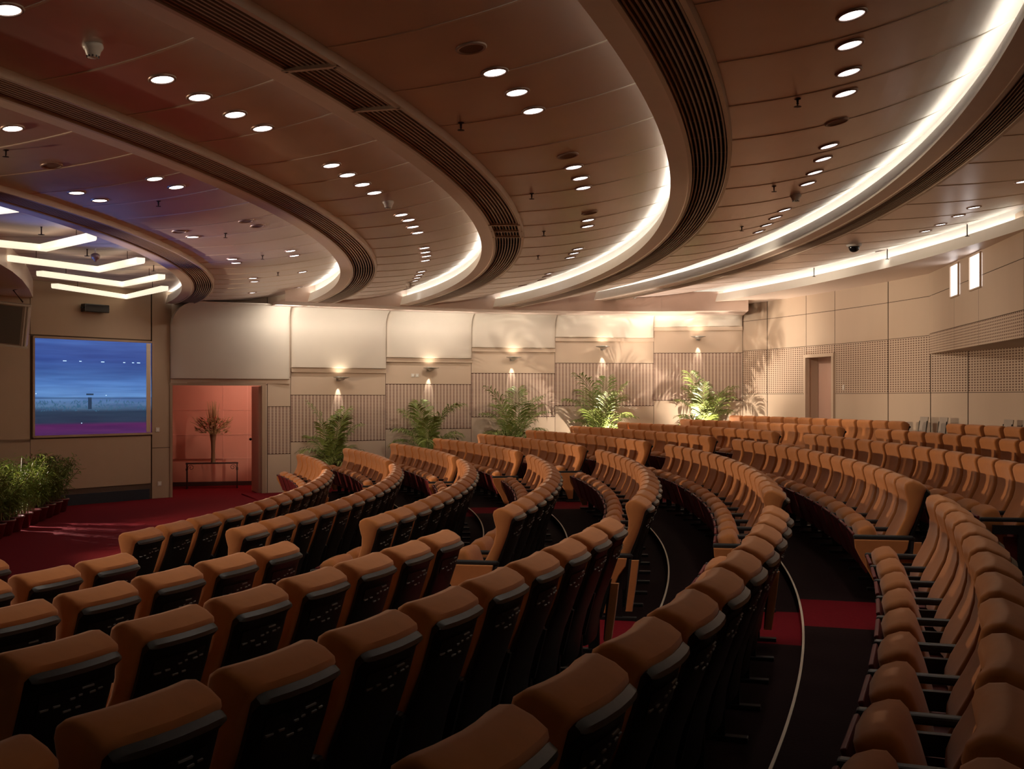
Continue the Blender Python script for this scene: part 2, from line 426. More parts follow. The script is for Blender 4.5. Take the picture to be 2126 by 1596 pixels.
# ---- baffles: bulging cream panels that curve out to the ceiling, each higher than the one before
def baffle(i, a, b, zb, ext0=0.0, corner=False):
    a = Vector(a); b = Vector(b); d = (b-a).normalized(); n = Vector((d.y, -d.x)); L = (b-a).length
    prof = [(.0,zb), (.08,zb), (.115,zb+.012), (.12,zb+.05)]
    zt = TOPZ+.02; zs = max(zb+.10, zt-.42)
    if zs > zb+.1: prof.append((.12, zs))
    for q in range(1, 9):
        an = q/8*PI/2; prof.append((.12+.40*(1-math.cos(an)), zs+(zt-zs)*math.sin(an)))
    prof.append((.52, zt+.02)); prof.append((.0, zt+.02))
    bm = new_bm(); rings = []
    st = [(0.0,.55), (.02,.75), (.06,.92), (.12,1.0)]+([(.2,1),(.3,1),(.42,1)] if i == 0 else [])+[(L-.12,1.0), (L-.05,.9), (L-.015,.6)]
    for s, f in st:
        rg = []
        for off, z in prof:
            p = a+d*(s-ext0)+n*(off*f)
            zz = z
            if i == 0 and s < .42: zz = min(z, zb+(zt-zb)-.42+math.sqrt(max(0,.42**2-(.42-s)**2)))
            rg.append(bm.verts.new((p.x,p.y,zz)))
        rings.append(rg)
    for u, v in zip(rings, rings[1:]):
        for k in range(len(prof)):
            m_ = (k+1) % len(prof); bm.faces.new((u[k], u[m_], v[m_], v[k]))
    bm.faces.new(rings[0][::-1]); bm.faces.new(rings[-1])
    bmesh.ops.recalc_face_normals(bm, faces=bm.faces[:])
    o = obj('wall_baffle', bm, 'baffle', smooth=True)
    o.data.set_sharp_from_angle(angle=math.radians(40))
    words = ['lowest and leftmost, over the doorway','second from the left','third from the left','fourth from the left','fifth from the left','shallowest one at the right end']
    tag(o, f'cream curved wall baffle above the far wall panelling, {words[i]}', 'wall panel', 'stepped curved baffles along the far wall')
    lb = new_bm(); p = (a+b)/2+n*.035
    box(lb, (p.x,p.y,zb-.045), (L-.01,.06,.085), Matrix.Rotation(math.atan2(d.y,d.x),3,'Z'))
    struct(obj(f'trim_{30+i}', lb, 'wall'))
baffle(0, FW[0]-Vector((.02,.0)), FW[2]+Vector((-.02,-.01)), BZ[0]+ZC)
for i in range(1, 6): baffle(i, FW[i+1], FW[i+2], BZ[i]+ZC)
# perimeter soffit that meets the baffles
sbm = new_bm(); inner = []; outer = []; washp = []
for i, p in enumerate(FW):
    q0 = FW[max(i-1,0)]; q1 = FW[min(i+1,len(FW)-1)]; dd = (q1-q0).normalized(); n_ = Vector((dd.y,-dd.x))
    outer.append(p); inner.append(p+n_*1.6); washp.append(p+n_*.75)
for i in range(1, len(FW)-1):
    quad(sbm, [(*outer[i],TOPZ), (*inner[i],TOPZ), (*inner[i+1],TOPZ), (*outer[i+1],TOPZ)])
    quad(sbm, [(*inner[i],TOPZ), (*inner[i],TOPZ+.42), (*inner[i+1],TOPZ+.42), (*inner[i+1],TOPZ)])
    quad(sbm, [(*outer[i],TOPZ+.05), (*outer[i+1],TOPZ+.05), (*inner[i+1],TOPZ+.05), (*inner[i],TOPZ+.05)])
quad(sbm, [(*outer[1],TOPZ), (*outer[1],TOPZ+.05), (*inner[1],TOPZ+.05), (*inner[1],TOPZ)])
struct(obj('trim_40', sbm, 'soffit'))

# ---- stage side wall with the blue screen
wb = new_bm()
p0, p1, p2 = SW
d2 = (p1-p0).normalized(); Ls = (p1-p0).length
def sx(s): return p0+d2*s
sR, sL = Ls-.02, Ls-2.50             # the screen's two sides along the wall
zb_, zt_ = -.68+ZC, 1.08+ZC
cols = [0, 1.6, sL-.08, sR+.0, Ls]
for c0, c1 in zip(cols, cols[1:]):
    if c1-c0 < .05: continue
    full = c0 >= sL-.1 and c1 <= sR+.01
    rows = [(-.02, .30, 0), (.30, zb_-.06, 0)]
    if full: rows = [(.30, zb_-.06, 0), (zt_+.06, CEILZ, 0)]
    else: rows += [(zb_-.06, .40+ZC if c0 < 1 else 1.2, 0), (.40+ZC if c0 < 1 else 1.2, zt_+.06, 0), (zt_+.06, CEILZ, 0)]
    seg_panels(wb, sx(c0), sx(c1), [(-.02, .30, 0)] + ([] if full else []) if False else [r for r in rows], gap=.006)
seg_panels(wb, p1, p2, [(-.02, .7+.3, 0), (.7+.3, CEILZ, 0)])
quad(wb, [(p0.x,p0.y,-.02), (p1.x,p1.y,-.02), (p1.x,p1.y,.32), (p0.x,p0.y,.32)], 1)
struct(obj('wall_stage', wb, ['stagewall','groove']))
# dark blue skirting recess below the screen
bb = new_bm(); n2 = Vector((d2.y,-d2.x)); c = sx((sL+sR)/2-.15)+n2*.02; RZ2 = Matrix.Rotation(math.atan2(d2.y,d2.x),3,'Z')
box(bb, (c.x,c.y,.09), (sR-sL+.2,.03,.22), RZ2)
struct(obj('baseboard_stage', bb, 'blueskirt'))
bb = new_bm(); c = sx(1.3); 
# screen image: blue-lit stage picture
def screen_mat():
    m = bpy.data.materials.new('screen_picture'); m.use_nodes = True; nt = m.node_tree; N = nt.nodes; L = nt.links
    b = N['Principled BSDF']; b.inputs['Base Color'].default_value = (.02,.03,.06,1); b.inputs['Roughness'].default_value = .12
    tc = N.new('ShaderNodeTexCoord'); s = N.new('ShaderNodeSeparateXYZ'); L.new(tc.outputs['UV'], s.inputs[0])
    cr = N.new('ShaderNodeValToRGB'); L.new(s.outputs[1], cr.inputs[0]); e = cr.color_ramp.elements
    e[0].position = 0; e[0].color = (.10,.025,.14,1); e[1].position = 1; e[1].color = (.06,.15,.55,1)
    for p, c in ((.10,(.12,.018,.13,1)), (.13,(.022,.045,.10,1)), (.24,(.018,.055,.115,1)), (.30,(.10,.22,.42,1)), (.37,(.12,.27,.60,1)), (.385,(.04,.12,.30,1)), (.40,(.15,.36,.80,1)), (.55,(.10,.27,.72,1)), (.63,(.055,.16,.50,1)), (.80,(.035,.10,.42,1)), (.93,(.045,.12,.46,1)), (.97,(.06,.16,.55,1))):
        q = e.new(p); q.color = c
    n = N.new('ShaderNodeTexNoise'); n.inputs['Scale'].default_value = 3; mp = N.new('ShaderNodeMapping'); mp.inputs['Scale'].default_value = (.6,7,1)
    L.new(tc.outputs['UV'], mp.inputs[0]); L.new(mp.outputs[0], n.inputs['Vector'])
    mx = N.new('ShaderNodeMix'); mx.data_type = 'RGBA'; mx.blend_type = 'MULTIPLY'; mx.inputs[0].default_value = .75
    r2 = N.new('ShaderNodeValToRGB'); r2.color_ramp.elements[0].position = .3; r2.color_ramp.elements[0].color = (.55,.6,.7,1); r2.color_ramp.elements[1].position = .7; r2.color_ramp.elements[1].color = (1.25,1.2,1.1,1)
    L.new(n.outputs['Fac'], r2.inputs[0]); L.new(cr.outputs[0], mx.inputs[6]); L.new(r2.outputs[0], mx.inputs[7])
    L.new(mx.outputs[2], b.inputs['Emission Color']); b.inputs['Emission Strength'].default_value = .72
    return m
M['screen'] = screen_mat()
M['scrdark'] = mat('picture_dark', (.01,.02,.04), .4, emit=(.012,.035,.08), es=1.0, noise=.02)
M['scrlight'] = mat('picture_light', (.2,.4,.8), .4, emit=(.55,.78,1), es=1.3, noise=.02)
M['scrleaf'] = mat('picture_leaf', (.02,.06,.09), .4, emit=(.03,.10,.19), es=1.0, noise=.02)
sroot = empty('wall_screen', (*sx((sL+sR)/2), zb_)); tag(sroot, 'large blue glowing wall screen showing a podium and plants on a stage', 'screen')
def sp(u, v, off): p = sx(sL+(sR-sL)*u)+n2*off-sx((sL+sR)/2); return (p.x, p.y, (zt_-zb_)*v)
b_ = new_bm(); quad(b_, [sp(0,0,.02), sp(1,0,.02), sp(1,1,.02), sp(0,1,.02)], 0, [(0,0),(1,0),(1,1),(0,1)]); obj('picture', b_, 'screen', sroot)
b_ = new_bm()
w_ = sR-sL; h_ = zt_-zb_
for u, v, su, sv in ((.5,-.012,w_+.06,.04), (.5,1.012,w_+.06,.04)):
    box(b_, sp(u,v,.02), (su,.05,sv), RZ2)
for u in (-.01, 1.01): box(b_, sp(u,.5,.02), (.04,.05,h_+.06), RZ2)
obj('screen_frame', b_, 'stagewall', sroot)
b_ = new_bm()
box(b_, sp(.972,.5,.026), (.10,.006,h_*.99), RZ2)
obj('glass_edge', b_, 'metal', sroot)
b_ = new_bm()
box(b_, sp(.45,.33,.024), (.075,.004,.22), RZ2); box(b_, sp(.45,.425,.026), (.15,.004,.03), RZ2)
obj('podium_image', b_, 'scrdark', sroot)
b_ = new_bm()
for u in (.24,.37,.56,.75,.83,.88): box(b_, sp(u,.775,.025), (.07 if u in (.24,.56,.88) else .045,.004,.012), RZ2)
for u, v in ((.01,.43),(.59,.415),(.38,.12)): box(b_, sp(u,v,.025), (.02,.004,.012), RZ2)
obj('lamp_dots', b_, 'scrlight', sroot)
b_ = new_bm()
for i in range(150):
    u = random.random()*.93+.01; v = .24+random.random()*.10; L_ = .04+random.random()*.06; an = random.uniform(.2,PI-.2)
    c0 = Vector(sp(u,v,.024)); dx = Vector((d2.x,d2.y,0)); dirv = dx*math.cos(an)+Vector((0,0,1))*math.sin(an); sd = dx*math.sin(an)-Vector((0,0,1))*math.cos(an)
    quad(b_, [c0-sd*.006, c0+dirv*L_*.5-sd*.009, c0+dirv*L_, c0+dirv*L_*.5+sd*.009])
obj('foliage_image', b_, 'scrleaf', sroot)['kind'] = 'stuff'
# rest of the shell
wb = new_bm()
def rseg(t0, t1, rows, uv0):
    a_, b_ = pol(RW,t0).xy, pol(RW,t1).xy
    for z0, z1, mi in rows:
        L_ = (b_-a_).length; quad(wb, [(a_.x,a_.y,z0), (b_.x,b_.y,z0), (b_.x,b_.y,z1), (a_.x,a_.y,z1)], mi, [(uv0,z0),(uv0+L_,z0),(uv0+L_,z1),(uv0,z1)])
    return uv0+L_
tdoor0 = math.atan2(ray(1733,700,1).y*0+0, 1)   # placeholder, replaced below
def th_on_R(px, R):
    u = (px-U0)/F0; A = u*u+1; B = -2*(u*CX+CY); Cc = CX*CX+CY*CY-R*R; Z = (-B+math.sqrt(B*B-4*A*Cc))/2/A
    return math.atan2(Z-CY, u*Z-CX)
tc_ = .3865; t_dl, t_dr = th_on_R(1674,RW), th_on_R(1733,RW)
seams = [tc_, th_on_R(1593,RW), t_dl]+[t_dr]+[th_on_R(x,RW) for x in (1844,1932,2010)]+[-.02,-.12,-.22,-.32,-.44,-.56]
uvp = 0.0; g = .0004
for t0, t1 in zip(seams, seams[1:]):
    nseg = max(1, int(abs(t1-t0)/.02)); 
    for q in range(nseg):
        u0 = t0+(t1-t0)*q/nseg; u1 = t0+(t1-t0)*(q+1)/nseg
        gg0 = g if q == 0 else 0; gg1 = g if q == nseg-1 else 0
        if t0 == t_dl:
            uvp = rseg(u0, u1, [(.85+ZC, 1.07+ZC, 2), (1.08+ZC, 1.743+ZC, 0), (1.753+ZC, CEILZ, 0)], uvp)
        else:
            uvp = rseg(u0-gg0, u1+gg1, [(.6, .083+ZC, 0), (.093+ZC, 1.07+ZC, 2), (1.08+ZC, 1.743+ZC, 0), (1.753+ZC, CEILZ, 0)], uvp)
for t0, t1 in zip(seams, seams[1:]):     # dark backing behind the joints
    if t0 == t_dl: zz = .85+ZC
    else: zz = .6
    n_ = 4
    for q in range(n_):
        a_, b_2 = pol(RW+.012, t0+(t1-t0)*q/n_), pol(RW+.012, t0+(t1-t0)*(q+1)/n_)
        quad(wb, [(a_.x,a_.y,zz), (b_2.x,b_2.y,zz), (b_2.x,b_2.y,CEILZ), (a_.x,a_.y,CEILZ)], 1)
struct(obj('wall_rear', wb, ['wall','groove','perf2']))
# rear door: deep reveal with a leaf and frame
rd = new_bm(); zf = fl(10.9); zd = .84+ZC
A_, B_ = pol(RW,t_dl), pol(RW,t_dr); ex = Vector((math.cos((t_dl+t_dr)/2), math.sin((t_dl+t_dr)/2), 0))
def rp(s, dep, z): p = A_+(B_-A_)*s+ex*dep; return Vector((p.x,p.y,z))
W_ = (B_-A_).length; ra = math.atan2((B_-A_).y, (B_-A_).x); RR = Matrix.Rotation(ra,3,'Z')
box(rd, rp(.015,-.0,(zf+zd)/2), (.05,.10,zd-zf), RR); box(rd, rp(.985,-.0,(zf+zd)/2), (.07,.10,zd-zf), RR); box(rd, rp(.5,-.0,zd+.03), (W_+.06,.10,.07), RR)
quad(rd, [rp(0,0,zf), rp(0,.5,zf), rp(0,.5,zd), rp(0,0,zd)]); quad(rd, [rp(1,0,zf), rp(1,.5,zf), rp(1,.5,zd), rp(1,0,zd)]); quad(rd, [rp(0,0,zd), rp(1,0,zd), rp(1,.5,zd), rp(0,.5,zd)]); quad(rd, [rp(0,0,zf), rp(1,0,zf), rp(1,.5,zf), rp(0,.5,zf)])
d2_ = struct(obj('door_2', rd, 'wall'))
lb = new_bm(); box(lb, rp(.5,.30,(zf+zd)/2), (W_,.04,zd-zf), RR); dl2 = obj('door_leaf', lb, 'doorleaf', d2_)
lb = new_bm(); tube(lb, [rp(.86,.27,zf+.85), rp(.86,.20,zf+.85), rp(.70,.20,zf+.85)], .012); box(lb, rp(.86,.275,zf+.80), (.05,.012,.2), RR); obj('door_handle', lb, 'metal', dl2)
# projection booth: a volume that swings out from the rear wall
bo = new_bm(); BA, BB, BC = Vector((7.16,19.55)), Vector((6.38,14.2)), Vector((5.62,9.0)); bz0, bz1, bz2 = .755+ZC, 1.10+ZC, 1.745+ZC
uvp = 0
def bface(a_, b_, rows, holes=()):
    global uvp
    L_ = (b_-a_).length
    for z0, z1, mi in rows: quad(bo, [(a_.x,a_.y,z0), (b_.x,b_.y,z0), (b_.x,b_.y,z1), (a_.x,a_.y,z1)], mi, [(uvp,z0),(uvp+L_,z0),(uvp+L_,z1),(uvp,z1)])
    uvp += L_
pts = [BA, BA+(BB-BA)*.33, BA+(BB-BA)*.6, BB, BB+(BC-BB)*.5, BC]
for i, (a_, b_2) in enumerate(zip(pts, pts[1:])):
    dv_ = (b_2-a_).normalized()*.005
    bface(a_+dv_, b_2-dv_, [(bz0,bz1-.004,2), (bz1+.004,bz2-.004,0), (bz2+.004,CEILZ,0)])
off = Vector((.03,0)); quad(bo, [(*(BA+off),bz0), (*(BC+off),bz0), (*(BC+off),CEILZ), (*(BA+off),CEILZ)], 1)
Bo2 = [pol(RW+.05, math.atan2(p.y-CY, p.x-CX)).xy for p in pts]
for i in range(len(pts)-1): quad(bo, [(*pts[i],bz0), (*Bo2[i],bz0), (*Bo2[i+1],bz0), (*pts[i+1],bz0)], 0)
quad(bo, [(*BC,bz0), (*Bo2[-1],bz0), (*Bo2[-1],CEILZ), (*BC,CEILZ)], 0)
struct(obj('wall_booth', bo, ['wall','groove','perf2']))
bd = (BB-BA).normalized(); bn = Vector((-1,.15)).normalized(); RB = Matrix.Rotation(math.atan2(bd.y,bd.x),3,'Z')
for i, (Za, Zb) in enumerate(((17.9,17.42), (16.72,16.15))):
    def bp(Z): t = (BA.y-Z)/(BA.y-BB.y); return BA+(BB-BA)*t
    c = (bp(Za)+bp(Zb))/2+bn*.012; w = (bp(Za)-bp(Zb)).length; z0, z1 = 1.585+ZC, 2.06+ZC
    b_ = new_bm(); box(b_, (c.x,c.y,(z0+z1)/2), (w,.02,z1-z0), RB); wn = struct(obj(f'window_{i+1}', b_, 'win'))
    b_ = new_bm(); q = bn*.012
    for s in (-1, 1): cc = c+bd*s*(w/2+.012)+q; box(b_, (cc.x,cc.y,(z0+z1)/2), (.022,.03,z1-z0+.04), RB); cc = c+q; box(b_, (cc.x,cc.y,(z0 if s<0 else z1)+s*.01), (w+.04,.03,.022), RB)
    obj('window_frame', b_, 'wall', wn)
# near and stage-end walls (outside the frame, they close the room)
wb = new_bm()
for a_, b_ in (((9.5,-2.0),(-13.6,-2.0)),): quad(wb, [(*a_,-.3),(*b_,-.3),(*b_,4.6),(*a_,4.6)])
struct(obj('wall_near', wb, 'stagewall'))
wb = new_bm(); quad(wb, [(-13.6,-2,-.3),(-13.6,17.4,-.3),(-13.6,17.4,4.6),(-13.6,-2,4.6)]); quad(wb, [(-13.6,17.4,-.3),(-10.9,17.4,-.3),(-10.9,17.4,4.6),(-13.6,17.4,4.6)])
struct(obj('wall_left', wb, 'stagewall'))
# upper slab above everything keeps light in
wb = new_bm(); quad(wb, [(-14,-2.2,4.75),(10.5,-2.2,4.75),(10.5,28,4.75),(-14,28,4.75)]); struct(obj('trim_41', wb, 'void'))

# ---------------------------------------------------------------- corridor behind the doorway
cb = new_bm()
K0, K1 = Vector((-9.2,25.25)), Vector((-4.3,26.45)); kd = (K1-K0).normalized(); kn = Vector((kd.y,-kd.x)); RK = Matrix.Rotation(math.atan2(kd.y,kd.x),3,'Z')
quad(cb, [(*K0,0),(*K1,0),(*K1,2.75),(*K0,2.75)])
quad(cb, [(-9.2,25.25,0),(-9.2,25.25,2.75),(-7.15,22.95,2.75),(-7.15,22.95,0)])
quad(cb, [(-4.3,26.45,0),(-4.3,26.45,2.75),(-4.95,23.75,2.75),(-4.95,23.75,0)])
quad(cb, [(*K0,2.75),(*K1,2.75),(-4.95,23.75,2.75),(-7.15,22.95,2.75)])
struct(obj('wall_corridor', cb, 'pink'))
cs = new_bm()
def kp_(s, z, o=.008): p = K0+kd*s+kn*o; return (p.x,p.y,z)
for z in (.62,1.16,1.72,2.3): box(cs, kp_(2.5,z), (4.9,.008,.012), RK)
for s in (1.0,1.55,2.72,3.25,4.1): box(cs, kp_(s,1.4), (.012,.008,2.6), RK)
struct(obj('trim_42', cs, 'pinkseam'))
cs = new_bm(); box(cs, kp_(2.5,.045,.012), (5,.02,.10), RK); struct(obj('baseboard_corridor', cs, 'base'))
cs = new_bm(); quad(cs, [(-9.4,25.4,.001),(-7.0,22.55,.001),(-6.4,22.7,.001),(-4.75,23.65,.001),(-4.2,26.6,.001)]); struct(obj('floor_corridor', cs, 'red'))

# console table
tc0 = Vector((-6.62,25.15)); tb = empty('console_table', (tc0.x,tc0.y,0), math.atan2(kd.y,kd.x)); tag(tb, 'dark wrought iron console table with scrolled corners in the pink corridor', 'table')
TH_ = .565; TW, TD = 1.12, .30
b_ = new_bm(); box(b_, (0,0,TH_-.012), (TW,TD,.024), bev=.004); obj('tabletop', b_, 'iron', tb)
for sx_ in (-1, 1):
    for sy in (-1, 1):
        b_ = new_bm(); lx = sx_*(TW/2-.03) if sy > 0 else sx_*(TW/2-.03); x_ = sx_*(TW/2-.025)
        box(b_, (x_,sy*(TD/2-.02),(TH_-.024)/2), (.025,.025,TH_-.024)); box(b_, (x_,sy*(TD/2-.02),.425), (.045,.045,.05), bev=.008); box(b_, (x_,sy*(TD/2-.02),.012), (.035,.035,.024))
        obj('leg', b_, 'iron', tb)
for sx_ in (-1, 1):
    b_ = new_bm(); pp = []
    for q in range(26):
        a_ = q/25*2.6*PI; r_ = .065*(1-q/32); pp.append((sx_*(TW/2-.115+math.cos(a_)*r_), -TD/2+.02, .465+math.sin(a_)*r_))
    tube(b_, pp, .006, 5); obj('scroll', b_, 'iron', tb)
    b_ = new_bm(); pp = []
    for q in range(22):
        a_ = q/21*2.3*PI; r_ = .05*(1-q/30); pp.append((sx_*(TW/2-.025), math.cos(a_)*r_, .47+math.sin(a_)*r_))
    tube(b_, pp, .006, 5); obj('scroll', b_, 'iron', tb)
# vase with tall dried flowers
vz = empty('flower_vase', (tc0.x+.02,tc0.y,TH_)); tag(vz, 'tall slim brown vase of pink flowers and dried spikes on the console table', 'vase')
b_ = new_bm(); lathe(b_, [(.05,0),(.052,.01),(.045,.05),(.042,.25),(.05,.45),(.075,.62),(.07,.62),(.045,.44),(.036,.06)], 20); obj('vase_body', b_, 'glass', vz, smooth=True)
b_ = new_bm()
for i in range(46):
    a_ = random.uniform(0,2*PI); s_ = random.uniform(.0,.19); h0 = random.uniform(.85,1.38)
    tube(b_, [(0,0,.5),(math.cos(a_)*s_*.4,math.sin(a_)*s_*.4,.8),(math.cos(a_)*s_,math.sin(a_)*s_,h0)], lambda t: .003+.011*t*(1-t)*4 if t > .4 else .004, 5)
obj('dried_spikes', b_, 'flowers', vz)
def spray(b_, n, mi, rmax, zlo, zhi, ln):
    for i in range(n):
        a_ = random.uniform(0,2*PI); rr = rmax*math.sqrt(random.random()); z_ = zlo+(zhi-zlo)*random.random()*(1-.2*rr/rmax)
        p = Vector((math.cos(a_)*rr, math.sin(a_)*rr*.8, z_)); d_ = Vector((math.cos(a_),math.sin(a_),random.uniform(-.1,1.2))).normalized(); s_ = d_.cross(Vector((random.random()-.5,random.random()-.5,1))).normalized()*ln*.22
        l_ = ln*random.uniform(.6,1.3); quad(b_, [p, p+d_*l_*.5+s_, p+d_*l_, p+d_*l_*.5-s_], mi)
b_ = new_bm(); spray(b_, 110, 0, .36, .72, 1.02, .09); obj('blossoms', b_, 'flowerp', vz)
b_ = new_bm(); spray(b_, 200, 0, .34, .62, .98, .12)
for i in range(26):
    a_ = 2*PI*i/26; L_ = random.uniform(.34,.50); tube(b_, [(0,0,.5),(math.cos(a_)*.1,math.sin(a_)*.08,.68),(math.cos(a_)*L_*.7,math.sin(a_)*L_*.6,.84),(math.cos(a_)*L_,math.sin(a_)*L_*.8,.90+random.uniform(0,.12))], .005, 4)
obj('greenery', b_, 'flowers', vz)

# ---------------------------------------------------------------- theatre seat
PITCH = .56
bow = lambda y: -.036*(abs(y)/.27)**2
def seat_proto(kind):
    root = empty('theatre_seat')
    prof = [(-.185,.36),(-.182,.41),(-.160,.47),(-.122,.54),(-.088,.61),(-.069,.68),(-.067,.74),(-.082,.79),(-.091,.835),(-.083,.865),(-.055,.884),(-.02,.888),(.03,.868),(.066,.842),(.070,.822),(.058,.80),(.03,.70),(-.015,.58),(-.065,.47),(-.115,.36)]
    b = new_bm(); w = .224
    extrude_profile(b, prof, [(-w,.018),(-w+.004,.008),(-w+.012,.002),(-w+.03,0),(-.12,0),(0,0),(.12,0),(w-.03,0),(w-.012,.002),(w-.004,.008),(w,.018)], bow=bow)
    obj('backrest', b, 'fabric', root, smooth=True).data.set_sharp_from_angle(angle=math.radians(42))
    # black shell at the back
    sh = [(.072,.822),(.094,.806),(.096,.790),(.070,.765),(.040,.66),(-.005,.53),(-.055,.40),(-.085,.28),(-.105,.14),(-.130,.14),(-.112,.28),(-.088,.40),(-.045,.52),(.000,.64),(.030,.74),(.045,.80)]
    b = new_bm(); w2 = .208
    extrude_profile(b, sh, [(-w2,.010),(-w2+.012,.003),(-w2+.04,0),(-.1,0),(0,0),(.1,0),(w2-.04,0),(w2-.012,.003),(w2,.010)], bow=bow)
    shell = obj('back_shell', b, 'shell', root, smooth=True); shell.data.set_sharp_from_angle(angle=math.radians(38))
    b = new_bm(); tilt = Matrix.Rotation(math.radians(16),3,'Y')
    for y, dv, L_ in ((.045,.06,.055),(-.02,.088,.022),(.015,.083,.016),(.075,.086,.028),(.115,.083,.022),(-.135,.103,.036),(-.085,.100,.028),(-.035,.128,.034),(.015,.126,.022)):
        z = .79-dv; x = .073-(.765-z)*.285+.001+bow(y)
        box(b, (x,y,z), (.008,L_,.006), tilt)
    ys = [-.16,-.12,-.06,0,.06,.12,.14]
    for y0, y1 in zip(ys, ys[1:]):
        f = lambda y, z: (.0738-(.765-z)*.285+bow(y), y, z)
        quad(b, [f(y0,.655), f(y1,.655), f(y1,.74), f(y0,.74)], 1)
    obj('vent_slots', b, ['slot','shell'], shell)
    # folded-up seat cushion with its red underside
    b = new_bm(); u = Vector((-.085,0,.25)).normalized(); v = Vector((-u.z,0,u.x)); c = Vector((-.345,0,.385))
    pr = []
    for a_, l_, t_ in ((0,-.17,-.045),(0,-.17,.055),(0,-.10,.078),(0,.04,.084),(0,.125,.082),(0,.158,.066),(0,.170,.03),(0,.168,-.02),(0,.150,-.052),(0,.05,-.062),(0,-.1,-.055)):
        p = c+u*l_-v*t_; pr.append((p.x,p.z))
    w3 = .215
    extrude_profile(b, pr, [(-w3,.034),(-w3+.006,.016),(-w3+.02,.005),(-w3+.05,0),(0,-.008),(w3-.05,0),(w3-.02,.005),(w3-.006,.016),(w3,.034)])
    obj('seat_cushion', b, 'fabric', root, smooth=True)
    b = new_bm(); q = c+v*.083; rot = Matrix.Rotation(math.atan2(-u.z,u.x)*1.0,3,'Y')
    box(b, (q.x+.005,0,q.z-.01), (.31,.39,.02), rot, bev=.006); p_ = obj('seat_pan', b, 'pan', root)
    b = new_bm(); box(b, (-.215,0,.25), (.14,.44,.18)); obj('seat_base', b, 'pan', root)
    def side(y, name='support'):
        b = new_bm()
        box(b, (-.17,y,.012), (.30,.05,.024), bev=.004); box(b, (-.16,y,.21), (.07,.035,.38)); box(b, (-.25,y,.40), (.26,.03,.07))
        box(b, (-.105,y,.36), (.06,.03,.26), Matrix.Rotation(math.radians(14),3,'Y'))
        obj(name, b, 'dark', root)
        b = new_bm(); vs = box(b, (-.265,y,.478), (.42,.050,.032), bev=.010); obj('armrest', b, 'arm', root, smooth=False)
    def endpanel(y, s):
        b = new_bm(); yy = y+s*.022
        prof = [(-.470,.462),(-.090,.462),(-.100,.40),(-.150,.33),(-.205,.20),(-.215,.05),(-.285,.05),(-.330,.16),(-.425,.32),(-.465,.40)]
        extrude_profile(b, prof, [(yy-.014,.006),(yy-.010,0),(yy+.010,0),(yy+.014,.006)]); obj('side_panel', b, 'fabric', root)
        b = new_bm(); extrude_profile(b, [(-.075,.455),(-.055,.455),(-.06,.30),(-.085,.08),(-.10,.08),(-.085,.30)], [(yy-.014,0),(yy+.014,0)]); obj('panel_trim', b, 'arm', root)
        b = new_bm(); extrude_profile(b, [(-.150,.455),(-.078,.455),(-.088,.30),(-.105,.07),(-.170,.07),(-.160,.30)] if False else [(-.055,.45),(.00,.45),(-.02,.28),(-.05,.07),(-.10,.07),(-.075,.28)], [(yy-.016,.004),(yy-.010,0),(yy+.010,0),(yy+.016,.004)]); obj('side_strip', b, 'fabric', root)
    h = PITCH/2
    side(-h)
    if kind in ('lo',): endpanel(-h, -1)
    if kind == 'hi': side(h); endpanel(h, 1)
    return root
protos = {k: seat_proto(k) for k in ('mid','lo','hi')}
used = set()
ORD = ['first','second','third','fourth','fifth','sixth','seventh','eighth','ninth','tenth','eleventh','twelfth','thirteenth','fourteenth','fifteenth','sixteenth','seventeenth']
def in_view(R, t, z, pad=90):
    for zz in (z, z+.9):
        p = pol(R, t)
        if p.y > .9:
            x = U0+F0*p.x/p.y; y = V0+F0*(ZC-zz)/p.y
            if -pad < x < 2126+pad and y < 1596+60: return True
    return False
def place(kind, r, t, label, group, dz=0.0):
    if kind in used: o = copy_tree(protos[kind])
    else: o = protos[kind]; used.add(kind)
    R = seat_R(r); o.location = pol(R, t, fl(r)); o.rotation_euler = (0,0,t)
    tag(o, label, 'seat', group)
nseat = 0
rw = lambda r: ORD[r-1] if r < 11 else str(r)
for r in range(1, 11):
    R = seat_R(r)
    g_ = f'orange theatre seats in the {rw(r)} row from the stage'
    if r <= 7:                            # foreground block
        for k in range(14):
            t = N_END[r-1]-(k+.5)*PITCH/R
            if not in_view(R, t, fl(r)): continue
            if pol(R,t).y < 1.0: continue
            place('hi' if k == 0 else 'mid', r, t, f'orange and black seat, {ORD[k]} from the aisle in {rw(r)} row, foreground block', g_); nseat += 1
    n = round((M_EN[r-1]-M_ST[r-1])*R/PITCH); st = (M_EN[r-1]-M_ST[r-1])/n
    for k in range(n):
        t = M_ST[r-1]+(k+.5)*st
        if not in_view(R, t, fl(r), 40): continue
        place('lo' if k == 0 else 'hi' if k == n-1 else 'mid', r, t, f'orange seat, {ORD[k]} from the nearer aisle in {rw(r)} row, middle block', g_); nseat += 1
    n = round((F_EN[r-1]-F_ST[r-1])*R/PITCH); st = (F_EN[r-1]-F_ST[r-1])/n
    for k in range(n):
        t = F_ST[r-1]+(k+.5)*st
        place('lo' if k == 0 else 'hi' if k == n-1 else 'mid', r, t, f'orange seat, {ORD[k]} from the aisle in {rw(r)} row, far block by the palms', g_); nseat += 1
print('SEATS', nseat)
